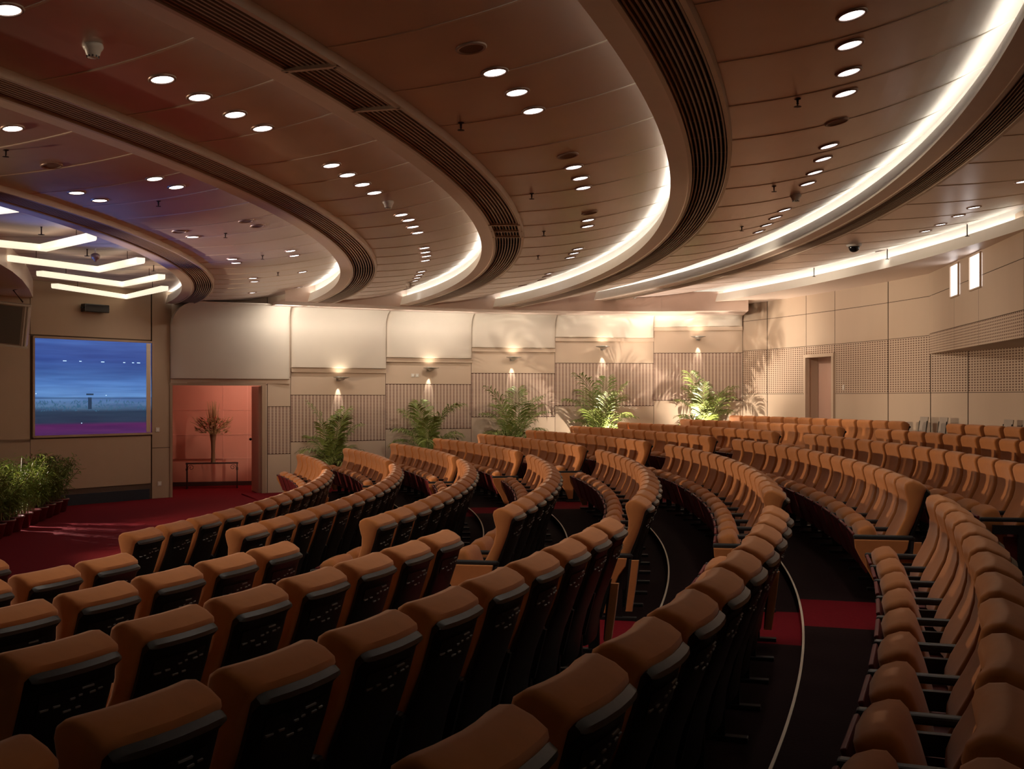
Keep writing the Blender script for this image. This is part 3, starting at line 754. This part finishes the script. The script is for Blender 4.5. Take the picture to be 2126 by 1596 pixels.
# grey chairs against the rear wall
def grey_chair(px, label):
    t = th_on_R(px, RW-.32); root = empty('stacking_chair', pol(RW-.32, t, fl(10.9)), t); tag(root, label, 'chair', 'grey chairs along the rear wall')
    b = new_bm(); extrude_profile(b, [(.05,.50),(.07,.50),(.13,.86),(.11,.87)], [(-.13,.004),(-.12,0),(.12,0),(.13,.004)]); obj('backrest', b, 'greych', root)
    b = new_bm(); box(b, (-.12,0,.43), (.36,.36,.04), bev=.01); obj('seat', b, 'greych', root)
    for sx_ in (-.27,.05):
        for sy in (-.16,.16):
            b = new_bm(); tube(b, [(sx_,sy,0),(sx_,sy,.42)], .012); obj('leg', b, 'dark', root)
    for sy in (-.12,.12):
        b = new_bm(); tube(b, [(.05,sy,.42),(.10,sy,.80)], .010); obj('back_post', b, 'dark', root)
for px, lb in ((1906,'grey chair at the rear wall, left of the pair showing above the aisle'), (1946,'grey chair at the rear wall, right of the pair showing above the aisle'), (2079,'grey chair at the rear wall behind the last row, second from right'), (2118,'grey chair at the rear wall behind the last row, at the right edge')): grey_chair(px, lb)

# ---------------------------------------------------------------- ceiling fittings
DLPOS = []
def downlight(px, py, lit, label, group, rad=.068, name='downlight'):
    hit = on_band(px, py)
    if not hit: print('miss', px, py); return
    k, p, R = hit
    P = BANDS[k]; sl = (band_h(k,R+.04)-band_h(k,R-.04))/.08; t = math.atan2(p.y-CY, p.x-CX)
    root = empty(name, p)
    if lit: DLPOS.append(p)
    root.rotation_euler = (Matrix.Rotation(t,3,'Z') @ Matrix.Rotation(-math.atan(sl),3,'Y')).to_euler()
    b = new_bm(); lathe(b, [(rad*1.28,.004),(rad*1.28,-.006),(rad*1.18,-.012),(rad*1.02,-.010),(rad,.0)], 28); 
    bmesh.ops.delete(b, geom=[f for f in b.faces if len(f.verts) > 4], context='FACES_ONLY'); obj('trim_ring', b, 'ring', root, smooth=True)
    b = new_bm(); bmesh.ops.create_circle(b, cap_ends=True, segments=28, radius=rad, matrix=Matrix.Translation((0,0,-.0045)))
    bmesh.ops.reverse_faces(b, faces=b.faces[:]); obj('lens' if lit else 'speaker_mesh', b, 'disc' if lit else 'hole', root)
    tag(root, label, 'light' if lit else 'speaker', group)
DL_ = {
 'second': [(26,265),(159,399),(207,415),(321,370),(366,387),(400,491),(482,537),(490,545),(603,520),(611,530),(525,577),(528,584),(524,607),(628,564),(620,596)],
 'third': [(14,18),(337,163),(414,200),(488,236),(545,265),(688,342),(721,362),(752,382),(777,399),(833,445),(848,456),(857,470),(867,482),(881,514),(883,523),(885,531),(883,540),(875,563),(870,570),(866,576),(862,582),(852,594),(846,599)],
 'fourth': [(1027,148),(1073,190),(1107,228),(1191,346),(1205,369),(1211,389),(1221,456),(1220,469),(1200,516),(1192,525),(1184,534),(1140,567),(1135,573),(1125,580),(1085,592)],
 'fifth': [(1768,29),(1764,91),(1762,148),(1755,192),(1721,302),(1709,329),(1692,357),(1677,380),(1629,435),(1610,451),(1592,466),(1576,480),(1521,518),(1503,528),(1482,538),(1466,547),(1409,571),(1394,576),(1378,581)],
 'sixth': [(2124,376),(2022,430),(1990,447),(1953,465),(1922,479),(1828,520),(1800,531),(1766,542),(1740,551),(1668,572),(1650,577),(1630,582)]}
names = {'second':'between the first and second beams','third':'between the second and third beams','fourth':'between the third and fourth beams','fifth':'between the fourth and fifth beams','sixth':'right of the fifth beam'}
cnt = ORD+['eighteenth','nineteenth','twentieth','twenty-first','twenty-second','twenty-third','twenty-fourth']
for kk, L_ in DL_.items():
    for i, (x, y) in enumerate(sorted(L_, key=lambda q: q[1])):
        downlight(x, y, True, f'lit round ceiling downlight, {cnt[i]} from the camera end, {names[kk]}', f'round downlights {names[kk]}')
for x, y, lb in ((978,98,'large dark round ceiling speaker beside the three near downlights, top centre'), (1179,322,'unlit dark round ceiling fitting just ahead of three downlights, centre'), (1224,441,'small unlit round fitting in the fourth band, behind the centre cluster'), (1737,252,'unlit round fitting in the right band beyond four near downlights'), (107,343,'flat round ceiling speaker at far left above two downlights'), (511,458,'unlit round fitting left of a close pair in the second band'), (535,468,'unlit round fitting right of a close pair in the second band'), (373,480,'thin round fitting above the first beam near a single downlight')):
    downlight(x, y, False, lb, 'unlit round ceiling fittings', .072, 'ceiling_speaker')
def fitting(px, py, kind, label, h=None):
    hit = on_band(px, py)
    p = hit[1] if h is None and hit else ray(px, py, h or 2.0)
    root = empty({'sprinkler':'sprinkler','smoke':'smoke_detector','dome':'security_camera'}[kind], p)
    if kind == 'sprinkler':
        b = new_bm(); lathe(b, [(.022,.003),(.022,-.004),(.009,-.008),(.006,-.030),(.010,-.032),(.005,-.038),(.005,-.052)], 14); obj('body', b, 'iron', root, smooth=False)
        b = new_bm(); lathe(b, [(.004,-.050),(.024,-.052),(.026,-.055),(.004,-.057)], 14); obj('deflector', b, 'iron', root)
        tag(root, label, 'sprinkler', 'ceiling sprinklers')
    elif kind == 'smoke':
        b = new_bm(); lathe(b, [(.055,.004),(.058,-.012),(.050,-.028),(.045,-.032),(.036,-.060),(.030,-.072),(.012,-.076)], 24); obj('housing', b, 'white', root, smooth=True)
        b = new_bm()
        for q in range(10): a_ = 2*PI*q/10; box(b, (math.cos(a_)*.031,math.sin(a_)*.031,-.066), (.008,.008,.012), Matrix.Rotation(a_,3,'Z'))
        obj('sensor_slots', b, 'black', root); tag(root, label, 'smoke detector', 'smoke detectors')
    else:
        b = new_bm(); lathe(b, [(.105,.005),(.108,-.018),(.098,-.030),(.080,-.034)], 28); obj('housing', b, 'white', root, smooth=True)
        b = new_bm(); lathe(b, [(.078,-.032),(.078,-.050),(.070,-.078),(.050,-.100),(.020,-.112),(.002,-.114)], 28); obj('dome', b, 'black', root, smooth=True)
        tag(root, label, 'security camera')
for x, y, lb in ((957,254,'small dark sprinkler on the ceiling left of three near downlights'), (1656,205,'sprinkler left of the fourth downlight in the right band'), (12,311,'sprinkler at the left picture edge, first band'), (329,417,'sprinkler just below the pair of downlights at left'), (1104,401,'sprinkler in the centre band left of three downlights'), (1607,386,'sprinkler in the right band left of a lit downlight'), (1129,480,'tiny sprinkler beyond the double access frame'), (1117,530,'tiny sprinkler near the far end of the centre band'), (468,484,'sprinkler in the second band right of a lone downlight'), (1540,470,'tiny sprinkler in the right band before a far cluster'), (545,530,'tiny sprinkler between two far pairs of downlights'), (577,565,'hanging sprinkler near the wall end of the second band')):
    fitting(x, y, 'sprinkler', lb)
for x, y in ((1690,568),(1842,520),(2008,447)):
    p = pol(BEAMS[5][0]-.02, th_on_R(x, BEAMS[5][0]-.02), BEAMS[5][3]+LIP+ZC+.02)
    root = empty('sprinkler', p); b = new_bm(); lathe(b, [(.008,.16),(.02,.155),(.02,.15),(.008,.14),(.008,.01),(.008,-.05),(.03,-.055),(.03,-.06),(.004,-.062)], 12); obj('body', b, 'iron', root)
    tag(root, f'dark sprinkler hanging before the white cove band at {"left" if x < 1700 else "middle" if x < 1900 else "right"} by the rear wall', 'sprinkler', 'ceiling sprinklers')
for x, y, lb in ((193,92,'large white smoke detector casting a long shadow, top left'), (806,418,'white smoke detector glowing in the third band beside four downlights'), (1652,404,'white smoke detector in the right band below four downlights'), (849,588,'small round detector near the far end of the third band'), (1318,598,'small round detector near the far wall, centre right')):
    fitting(x, y, 'smoke', lb)
fitting(1773,507,'dome','black security camera dome with a white collar near the rear wall', None)

# chevron stage lights
def chevron(pts, label, i):
    P = [ray(x, y, 1.955) for x, y in pts]; root = empty('chevron_light', P[1]); b = new_bm()
    n0 = []
    for j in range(3):
        dd = (P[min(j+1,2)]-P[max(j-1,0)]); dd.z = 0; dd.normalize(); nv = Vector((-dd.y,dd.x,0)); n0.append(nv*(.065 if j != 1 else .085))
    rings = []
    for p, nv in zip(P, n0):
        q = p-P[1]; rings.append([b.verts.new(q+nv*s+Vector((0,0,z))) for s, z in ((-.8,-.05),(-1,-.03),(-1,.03),(1,.03),(1,-.03),(.8,-.05))])
    for u_, v_ in zip(rings, rings[1:]):
        for k in range(6): m_ = (k+1)%6; b.faces.new((u_[k],u_[m_],v_[m_],v_[k]))
    b.faces.new(rings[0][::-1]); b.faces.new(rings[-1]); bmesh.ops.recalc_face_normals(b, faces=b.faces[:])
    obj('diffuser', b, 'vlight', root)
    b = new_bm()
    for j in (0,2):
        q = (P[j]*.7+P[1]*.3)-P[1]; tube(b, [q+Vector((0,0,.03)), q+Vector((0,0,2.12-1.955))], .005, 5)
    obj('hanger_wires', b, 'iron', root); tag(root, label, 'light', 'chevron lights over the stage')
chevron([(-70,497),(90,513),(190,490)], 'long V-shaped light over the stage, cut by the left picture edge', 0)
chevron([(15,534),(204,558),(292,539)], 'V-shaped glowing stage light, second row from the camera', 1)
chevron([(82,566),(254,589),(335,573)], 'V-shaped glowing stage light, third row from the camera', 2)
chevron([(113,592),(262,615),(342,597)], 'V-shaped glowing stage light farthest away, nearest the screen', 3)
chevron([(-260,425),(-90,442),(30,429)], 'V-shaped stage light whose bright tip shows at the left edge', 4)
for x, y, kind, lb in ((86,474,'sprinkler','sprinkler between two V-shaped stage lights at left'), (181,520,'sprinkler','sprinkler beside a small hanging speaker over the stage'), (319,553,'sprinkler','sprinkler over the stage close to the first beam')):
    p = ray(x, y, 2.10); root = empty('sprinkler', p); b = new_bm(); lathe(b, [(.02,.05),(.008,.0),(.008,-.07),(.04,-.075),(.04,-.08),(.004,-.085)], 12); obj('body', b, 'iron', root); tag(root, lb, 'sprinkler', 'ceiling sprinklers')
p = ray(198,533,1.99); root = empty('hanging_detector', p); b = new_bm(); lathe(b, [(.03,.05),(.06,.03),(.066,.0),(.05,-.03),(.02,-.05),(.015,-.07)], 18); obj('body', b, 'ring', root, smooth=True)
b = new_bm(); tube(b, [(0,0,.05),(0,0,.13)], .008); obj('rod', b, 'white', root); tag(root, 'small brown cone-shaped detector hanging on a rod over the stage', 'detector')

# hanging beige loudspeaker at far left
lp = Vector((-8.33,18.9)); root = empty('loudspeaker', (lp.x,lp.y,1.23+ZC), math.radians(17)); tag(root, 'beige wedge loudspeaker hanging by the wall at the left picture edge', 'speaker')
tl = Matrix.Rotation(math.radians(8),3,'X') @ Matrix.Rotation(math.radians(6),3,'Y')
b = new_bm(); box(b, (0,0,.0), (.58,.34,.70), tl, bev=.02); obj('cabinet', b, 'beige_spk', root)
b = new_bm(); v_ = tl @ Vector((-.04,-.175,0)); box(b, tuple(v_), (.46,.02,.62), tl); obj('speaker_cloth', b, 'spkcloth', root)
b = new_bm(); v_ = tl @ Vector((.235,-.178,0)); box(b, tuple(v_), (.02,.03,.66), tl); v_ = tl @ Vector((.28,-.178,0)); box(b, tuple(v_), (.02,.03,.66), tl)
for s in (-1,1): v_ = tl @ Vector((.0,-.172,s*.345)); box(b, tuple(v_), (.64,.04,.03), tl)
obj('rim', b, 'baffle', root)
b = new_bm()
tube(b, [(-.2,0,.36),(-.18,0,.46)], .012); tube(b, [(.2,0,.36),(.05,0,.56),(.22,0,.60)], .014); box(b, (.02,0,.63), (.46,.10,.035)); tube(b, [(.02,0,.63),(.02,0,.88)], .02)
obj('bracket', b, 'iron', root)
# black box speaker on the stage wall
t_ = .49; p = sx(sL+(sR-sL)*.47)+n2*.12
root = empty('wall_speaker', (p.x,p.y,1.68+ZC), math.atan2(d2.y,d2.x)); tag(root, 'small black box fixed to the wall above the blue screen', 'speaker')
b = new_bm(); box(b, (0,0,0), (.52,.14,.15), bev=.012); obj('body', b, 'black', root)
b = new_bm()
for s in (-1,1): lathe(b, [(.03,-.01),(.03,.01)], 12, (s*.27,0,0))
box(b, (0,.09,0), (.10,.09,.05)); obj('mount', b, 'dark', root)
# curved fascia at the far left near the ceiling
b = new_bm(); F_in = [ray(x, y, 1.93) for x, y in ((-150,470),(-80,492),(-30,512),(0,528),(25,544),(46,563),(60,583),(69,604))]
for p_0, p_1 in zip(F_in, F_in[1:]):
    quad(b, [(p_0.x,p_0.y,1.80+ZC),(p_1.x,p_1.y,1.80+ZC),(p_1.x,p_1.y,2.12+ZC),(p_0.x,p_0.y,2.12+ZC)]); quad(b, [(p_0.x,p_0.y,1.80+ZC),(p_1.x,p_1.y,1.80+ZC),(-11.5,18.6,1.80+ZC)])
struct(obj('trim_43', b, 'beam'))
# sockets and switches
def plate(p, ang_, name, label, w=.085, h=.085, group=None):
    root = empty(name, p, ang_); b = new_bm(); box(b, (0,0,0), (w,.012,h), bev=.003); obj('plate', b, 'white', root)
    b = new_bm(); box(b, (0,-.007,0), (w*.45,.004,h*.5)); obj('button', b, 'lip', root); tag(root, label, 'switch', group)
aS = math.atan2(d2.y,d2.x)
rt = (p2-p1).normalized(); an_r = math.atan2(rt.y,rt.x); rn = Vector((rt.y,-rt.x))
q = p1+rt*.12+rn*.022
plate((q.x,q.y,-.63+ZC), an_r, 'wall_switch', 'small pale switch plate right of the blue screen by the doorway')
plate((q.x+.03,q.y+.03,-1.70+ZC), an_r, 'power_socket', 'square white socket low on the wall left of the doorway')
sd = (FW[4]-FW[3]).normalized(); q = FW[3]+sd*.62+Vector((sd.y,-sd.x))*.022
plate((q.x,q.y,.50+ZC), math.atan2(sd.y,sd.x), 'wall_switch', 'left one of two small plates beside the second wall lamp', .075,.075)
q = q+sd*.10
plate((q.x,q.y,.50+ZC), math.atan2(sd.y,sd.x), 'wall_switch', 'right one of two small plates beside the second wall lamp', .075,.075)
ts = th_on_R(1751,RW-.012); plate(pol(RW-.012,ts,.21+ZC), ts-PI/2, 'wall_switch', 'white switch plate on the perforated wall right of the rear door', .06,.10)

# ---------------------------------------------------------------- sconces
def sconce(i, px, hz, label):
    a_, b_ = FW[i+2], FW[i+3]; u_ = (px-U0)/F0
    dd = (b_-a_).normalized(); n_ = Vector((dd.y,-dd.x)); s = (u_*a_.y-a_.x)/(dd.x-u_*dd.y); p = a_+dd*s+n_*.015
    root = empty('wall_sconce', (p.x,p.y,hz+ZC), math.atan2(dd.y,dd.x)); tag(root, label, 'lamp', 'saucer wall lamps')
    b = new_bm(); lathe(b, [(.155,.022),(.175,.018),(.170,.006),(.08,-.018),(.055,-.045),(.045,-.050),(.045,-.030),(.06,-.01),(.15,.012)], 26, (0,-.20,0)); obj('bowl', b, 'metal', root, smooth=True)
    b = new_bm(); tube(b, [(0,0,-.015),(0,-.12,-.015)], .014); box(b, (0,-.008,-.01), (.09,.016,.11), bev=.004); obj('arm', b, 'metal', root)
    b = new_bm(); lathe(b, [(.10,.0),(.10,.018)], 16, (0,-.20,0)); obj('bulb', b, 'lampglow', root)
    c = Vector((p.x,p.y,hz+ZC))+Vector((n_.x,n_.y,0))*.20
    W3 = Vector((-n_.x,-n_.y,0))
    spot('sconce_up', c+Vector((0,0,.04)), c+Vector((0,0,1))+W3*.30, 6, (1,.84,.62), 130, .9, .03)
    c = c-Vector((n_.x,n_.y,0))*.12
    spot('sconce_down', c+Vector((0,0,-.055)), c+Vector((0,0,-1))+W3*.17, 26, (1,.90,.74), 30, .5, .008)
for i, (px, hz, lb) in enumerate(((701,.425,'saucer wall lamp nearest the doorway, above the leftmost palm'), (889,.65,'saucer wall lamp beside two small plates, second from the left'), (1062,.905,'saucer wall lamp in the middle of the five'), (1250,1.165,'saucer wall lamp second from the right, above a tall palm'), (1449,1.39,'saucer wall lamp nearest the rear wall, the highest'))): sconce(i, px, hz, lb)

# ---------------------------------------------------------------- palms
def frond(length, lift, az, droop, nl=30, seed=0):
    rnd = random.Random(seed); b = new_bm(); ca, sa = math.cos(az), math.sin(az)
    pts = []; p = Vector((0,0,.25)); a_ = lift
    n = 14
    for i in range(n+1):
        pts.append(p.copy()); p = p+Vector((ca*math.cos(a_)*.78, sa*math.cos(a_)*.78, math.sin(a_)))*(length/n); a_ -= droop/n*(.4+1.6*i/n)
    tube(b, pts, lambda t: .009*(1-t)+.002, 5, 1)
    side0 = Vector((-sa,ca,0))
    for i in range(nl):
        f = .24+.76*i/(nl-1); x = f*n; k = min(int(x), n-1); q = pts[k].lerp(pts[k+1], x-k); d_ = (pts[k+1]-pts[k]).normalized(); up = side0.cross(d_)*-1
        if up.z < 0: up = -up
        ll = (.12+length*.17)*math.sin(PI*min(1,(f-.14)/.98))**.6*rnd.uniform(.85,1.1)+.03
        for s in (-1, 1):
            tw = rnd.uniform(-.15,.15); dv_ = (side0*s*.80+d_*(.62+tw)+up*rnd.uniform(.05,.35)).normalized(); w_ = .013*rnd.uniform(.8,1.15)
            wv = dv_.cross(up).normalized()*w_
            m1 = q+dv_*ll*.45+wv; m2 = q+dv_*ll*.45-wv; tip = q+dv_*ll+Vector((0,0,-ll*.42)); m3 = q+dv_*ll*.78-Vector((0,0,ll*.14))
            vs = [b.verts.new(v) for v in (q, m1, m3+wv*.7, tip, m3-wv*.7, m2)]
            b.faces.new((vs[0],vs[1],vs[5])); b.faces.new((vs[1],vs[2],vs[4],vs[5])); b.faces.new((vs[2],vs[3],vs[4]))
    return b
def palm(px, ybase, zfl, ytop, halfw, seed, label, dist=.62):
    u_ = (px-U0)/F0
    for a_, b_ in zip(FW[2:], FW[3:]):
        dd = (b_-a_); s = (u_*a_.y-a_.x)/(dd.x-u_*dd.y)
        if 0 <= s <= 1: q = a_+dd*s; break
    Z = q.y-dist; p = Vector((u_*Z,Z)); rnd = random.Random(seed)
    H = (V0-ytop)*Z/F0+ZC-zfl; hw = halfw*Z/F0
    root = empty('potted_palm', (p.x,p.y,zfl), rnd.uniform(0,6)); tag(root, label, 'plant', 'potted palms along the far wall')
    b = new_bm(); lathe(b, [(.13,0),(.15,.02),(.19,.30),(.20,.32),(.18,.33),(.17,.29)], 22); obj('pot', b, 'pot', root, smooth=True)
    b = new_bm(); bmesh.ops.create_circle(b, cap_ends=True, segments=22, radius=.175, matrix=Matrix.Translation((0,0,.29))); obj('soil', b, 'soil', root)
    N_ = 16
    for i in range(N_):
        az = i*2.399+rnd.uniform(-.3,.3); f = i/(N_-1)
        lift = 1.52-.50*f+rnd.uniform(-.06,.06); L_ = (H-.25)*1.02*(1-.46*f)*rnd.uniform(.86,1.04); dr = .85+.75*f+rnd.uniform(-.2,.2)
        obj('frond', frond(L_, lift, az, dr, 34, seed*50+i), ['leaf','stem'], root)
    n_ = Vector((p.x-q.x,p.y-q.y)).normalized()
    return p, n_
PALMS = [(690,955,fl(1)-.02,822,62,1,'leafy palm before the far wall nearest the doorway'), (888,925,fl(3),796,58,2,'palm with a long frond reaching right, second from the doorway'), (1068,905,fl(5),784,58,3,'dark topped palm in the middle of the far wall row'), (1248,885,fl(7),754,50,4,'narrow upright palm second from the rear corner'), (1462,868,fl(9.3),764,60,5,'bright spreading palm nearest the rear corner')]
for i, a_ in enumerate(PALMS):
    p, n_ = palm(*a_)
    z = a_[2]
    side = Vector((n_.y,-n_.x))
    lp_ = p+Vector((.50 if i < 2 else .48 if i < 4 else -.50, -.50 if i < 2 else -.62)); 
    fx = empty('floor_uplight', (lp_.x,lp_.y,z)); b = new_bm(); lathe(b, [(.06,0),(.06,.02),(.05,.05),(.055,.10),(.045,.10)], 16); obj('body', b, 'dark', fx)
    b = new_bm(); bmesh.ops.create_circle(b, cap_ends=True, segments=16, radius=.045, matrix=Matrix.Translation((0,0,.095))); obj('lens', b, 'lampglow', fx)
    tag(fx, f'small black floor uplight under the palm, {ORD[i]} from the doorway', 'lamp', 'floor uplights under the palms')
    tgt = Vector((p.x-(.25 if i < 4 else -.5), p.y+.35, z+1.9))
    spot('added_ceiling_fill', (lp_.x,lp_.y,z+.14), (lp_.x+.1,lp_.y-.8,z+3.2), 480, (1,.86,.70), 125, .9, .04)  # extra spot added to brighten beams and ceiling near the far wall
    spot('palm_uplight', (lp_.x,lp_.y,z+.13), tgt, 560 if i < 3 else 250, (1,.86,.68), 120, .8, .012)

# ---------------------------------------------------------------- hedge of potted bamboo at the left
def hedge_plant(p, h, seed, label):
    rnd = random.Random(seed); root = empty('potted_bamboo', (p.x,p.y,0), rnd.uniform(0,6)); tag(root, label, 'plant', 'potted plants edging the stage')
    b = new_bm(); lathe(b, [(.12,0),(.15,.02),(.19,.20),(.205,.21),(.205,.235),(.185,.235),(.18,.20)], 20); obj('pot', b, 'pot', root, smooth=True)
    b = new_bm(); bmesh.ops.create_circle(b, cap_ends=True, segments=20, radius=.183, matrix=Matrix.Translation((0,0,.205))); obj('soil', b, 'soil', root)
    b = new_bm(); st = []
    for i in range(20):
        a_ = rnd.uniform(0,2*PI); s_ = rnd.uniform(.1,.42); hh_ = h*rnd.uniform(.70,1.02); tp = Vector((math.cos(a_)*s_,math.sin(a_)*s_,hh_)); mid = Vector((tp.x*.35,tp.y*.35,hh_*.6)); bs = Vector((tp.x*.3,tp.y*.3,.2))
        tube(b, [bs, mid, tp], .005, 4); st.append((bs,mid,tp))
    obj('stems', b, 'stem', root)
    b = new_bm()
    for i in range(1000):
        bs, mid, tp = rnd.choice(st); f = rnd.uniform(.15,1.05)**.75; q = bs.lerp(mid, f*2) if f < .5 else mid.lerp(tp, (f-.5)*2); q = q+Vector((rnd.gauss(0,.055),rnd.gauss(0,.055),rnd.gauss(0,.03)))
        a_ = rnd.uniform(0,2*PI); d_ = Vector((math.cos(a_),math.sin(a_),rnd.uniform(-.7,.55))).normalized(); L_ = rnd.uniform(.07,.13); wv = d_.cross(Vector((0,0,1))).normalized()*.011
        quad(b, [q, q+d_*L_*.4+wv, q+d_*L_-Vector((0,0,.02)), q+d_*L_*.4-wv])
    obj('foliage', b, 'leaf2', root)
hl0, hl1 = Vector((-7.85,19.9)), Vector((-7.05,15.0)); HN = 11
for i in range(HN):
    p = hl0.lerp(hl1, i/(HN-1))
    p = p+Vector((-.10,0))
    hedge_plant(p, .98+.10*math.sin(i*1.7), 100+i, f'bushy green plant in a red pot, {ORD[i]} from the far end of the stage hedge')

# ---------------------------------------------------------------- lights
spot('stage_key', (-9.6,14.6,2.35), (3.5,14.5,1.55), 2300, (1,.74,.50), 56, .5, .05)
spot('stage_key_far', (-9.6,14.2,2.35), (0,22.6,1.55), 1500, (1,.74,.50), 52, .5, .05)
spot('stage_key_near', (-9.8,8.6,2.35), (1.5,7.6,1.55), 900, (1,.74,.50), 60, .6, .06)
spot('hedge_light', (-9.9,18.5,1.35), (-5.4,16.9,0), 1500, (1,.80,.72), 31, .5, .015)
for y_ in (11.6,13.6,15.6): spot('stage_blue', (-8.3,y_-.2,2.0), (-4.9,y_,3.95), 380, (.14,.30,1), 32, .8, .15)
point('corridor_light', (-5.75,24.9,2.35), 30, (1,.68,.52), .08)
spot('corridor_spot', (-5.2,24.3,.5), (-6.9,26.0,1.5), 26, (1,.72,.52), 75, .6, .01)
for i in range(1, 7):                      # warm wash on the baffles from the soffit edge
    a_, b_ = washp[i], washp[i+1]; c = (a_+b_)/2; w = (outer[i]+outer[i+1])/2; L_ = (b_-a_).length
    area('baffle_wash', (c.x,c.y,TOPZ-.03), (w.x,w.y,TOPZ-.45), 9 if i < 4 else 4, (1,.92,.80), L_*.9, .04)
for q in DLPOS:                            # each downlight throws a soft cone down
    spot('downlight_beam', (q.x,q.y,q.z-.03), (q.x,q.y,0), 18 if q.y < 9.5 else 1.8, (1,.84,.68), 125, .9, .06)
# added fill spots without fittings that brighten the far and rear walls
for x, y, tx, ty, tz, e in ((-3.6,21.9,-3.9,24.2,1.1,55),(-1.2,23.0,-1.6,25.4,1.2,75),(1.2,23.6,.9,26,1.5,85),(3.1,23.4,3.0,26.2,1.7,60),(3.6,22.8,5.9,24.8,2.2,150),(3.0,19.6,6.6,21.2,2.3,170),(2.6,16.3,6.9,17.6,2.3,110),(-6.0,21.6,-7.8,21.6,1.6,22)):
    spot('added_wall_fill', (x,y,1.80+ZC), (tx,ty,tz), e, (1,.86,.68), 96, .9, .08)
w = bpy.data.worlds.new('world'); sc.world = w; w.use_nodes = True
w.node_tree.nodes['Background'].inputs[0].default_value = (.9,.6,.45,1); w.node_tree.nodes['Background'].inputs[1].default_value = .0

# ---------------------------------------------------------------- camera and view
cd = bpy.data.cameras.new('camera'); cam = bpy.data.objects.new('camera', cd); COL.objects.link(cam); sc.camera = cam
cam.location = (0,0,ZC); cam.rotation_euler = (PI/2,0,0)
cd.sensor_fit = 'HORIZONTAL'; cd.sensor_width = 36; cd.lens = F0/2126*36; cd.shift_y = (V0-798)/2126; cd.clip_start = .05
sc.view_settings.view_transform = 'Standard'; sc.view_settings.look = 'None'; sc.view_settings.gamma = 1; sc.view_settings.use_curve_mapping = False
sc.view_settings.exposure = 0.0
sc.cycles.use_denoising = True; sc.cycles.max_bounces = 6; sc.cycles.sample_clamp_indirect = 4.0
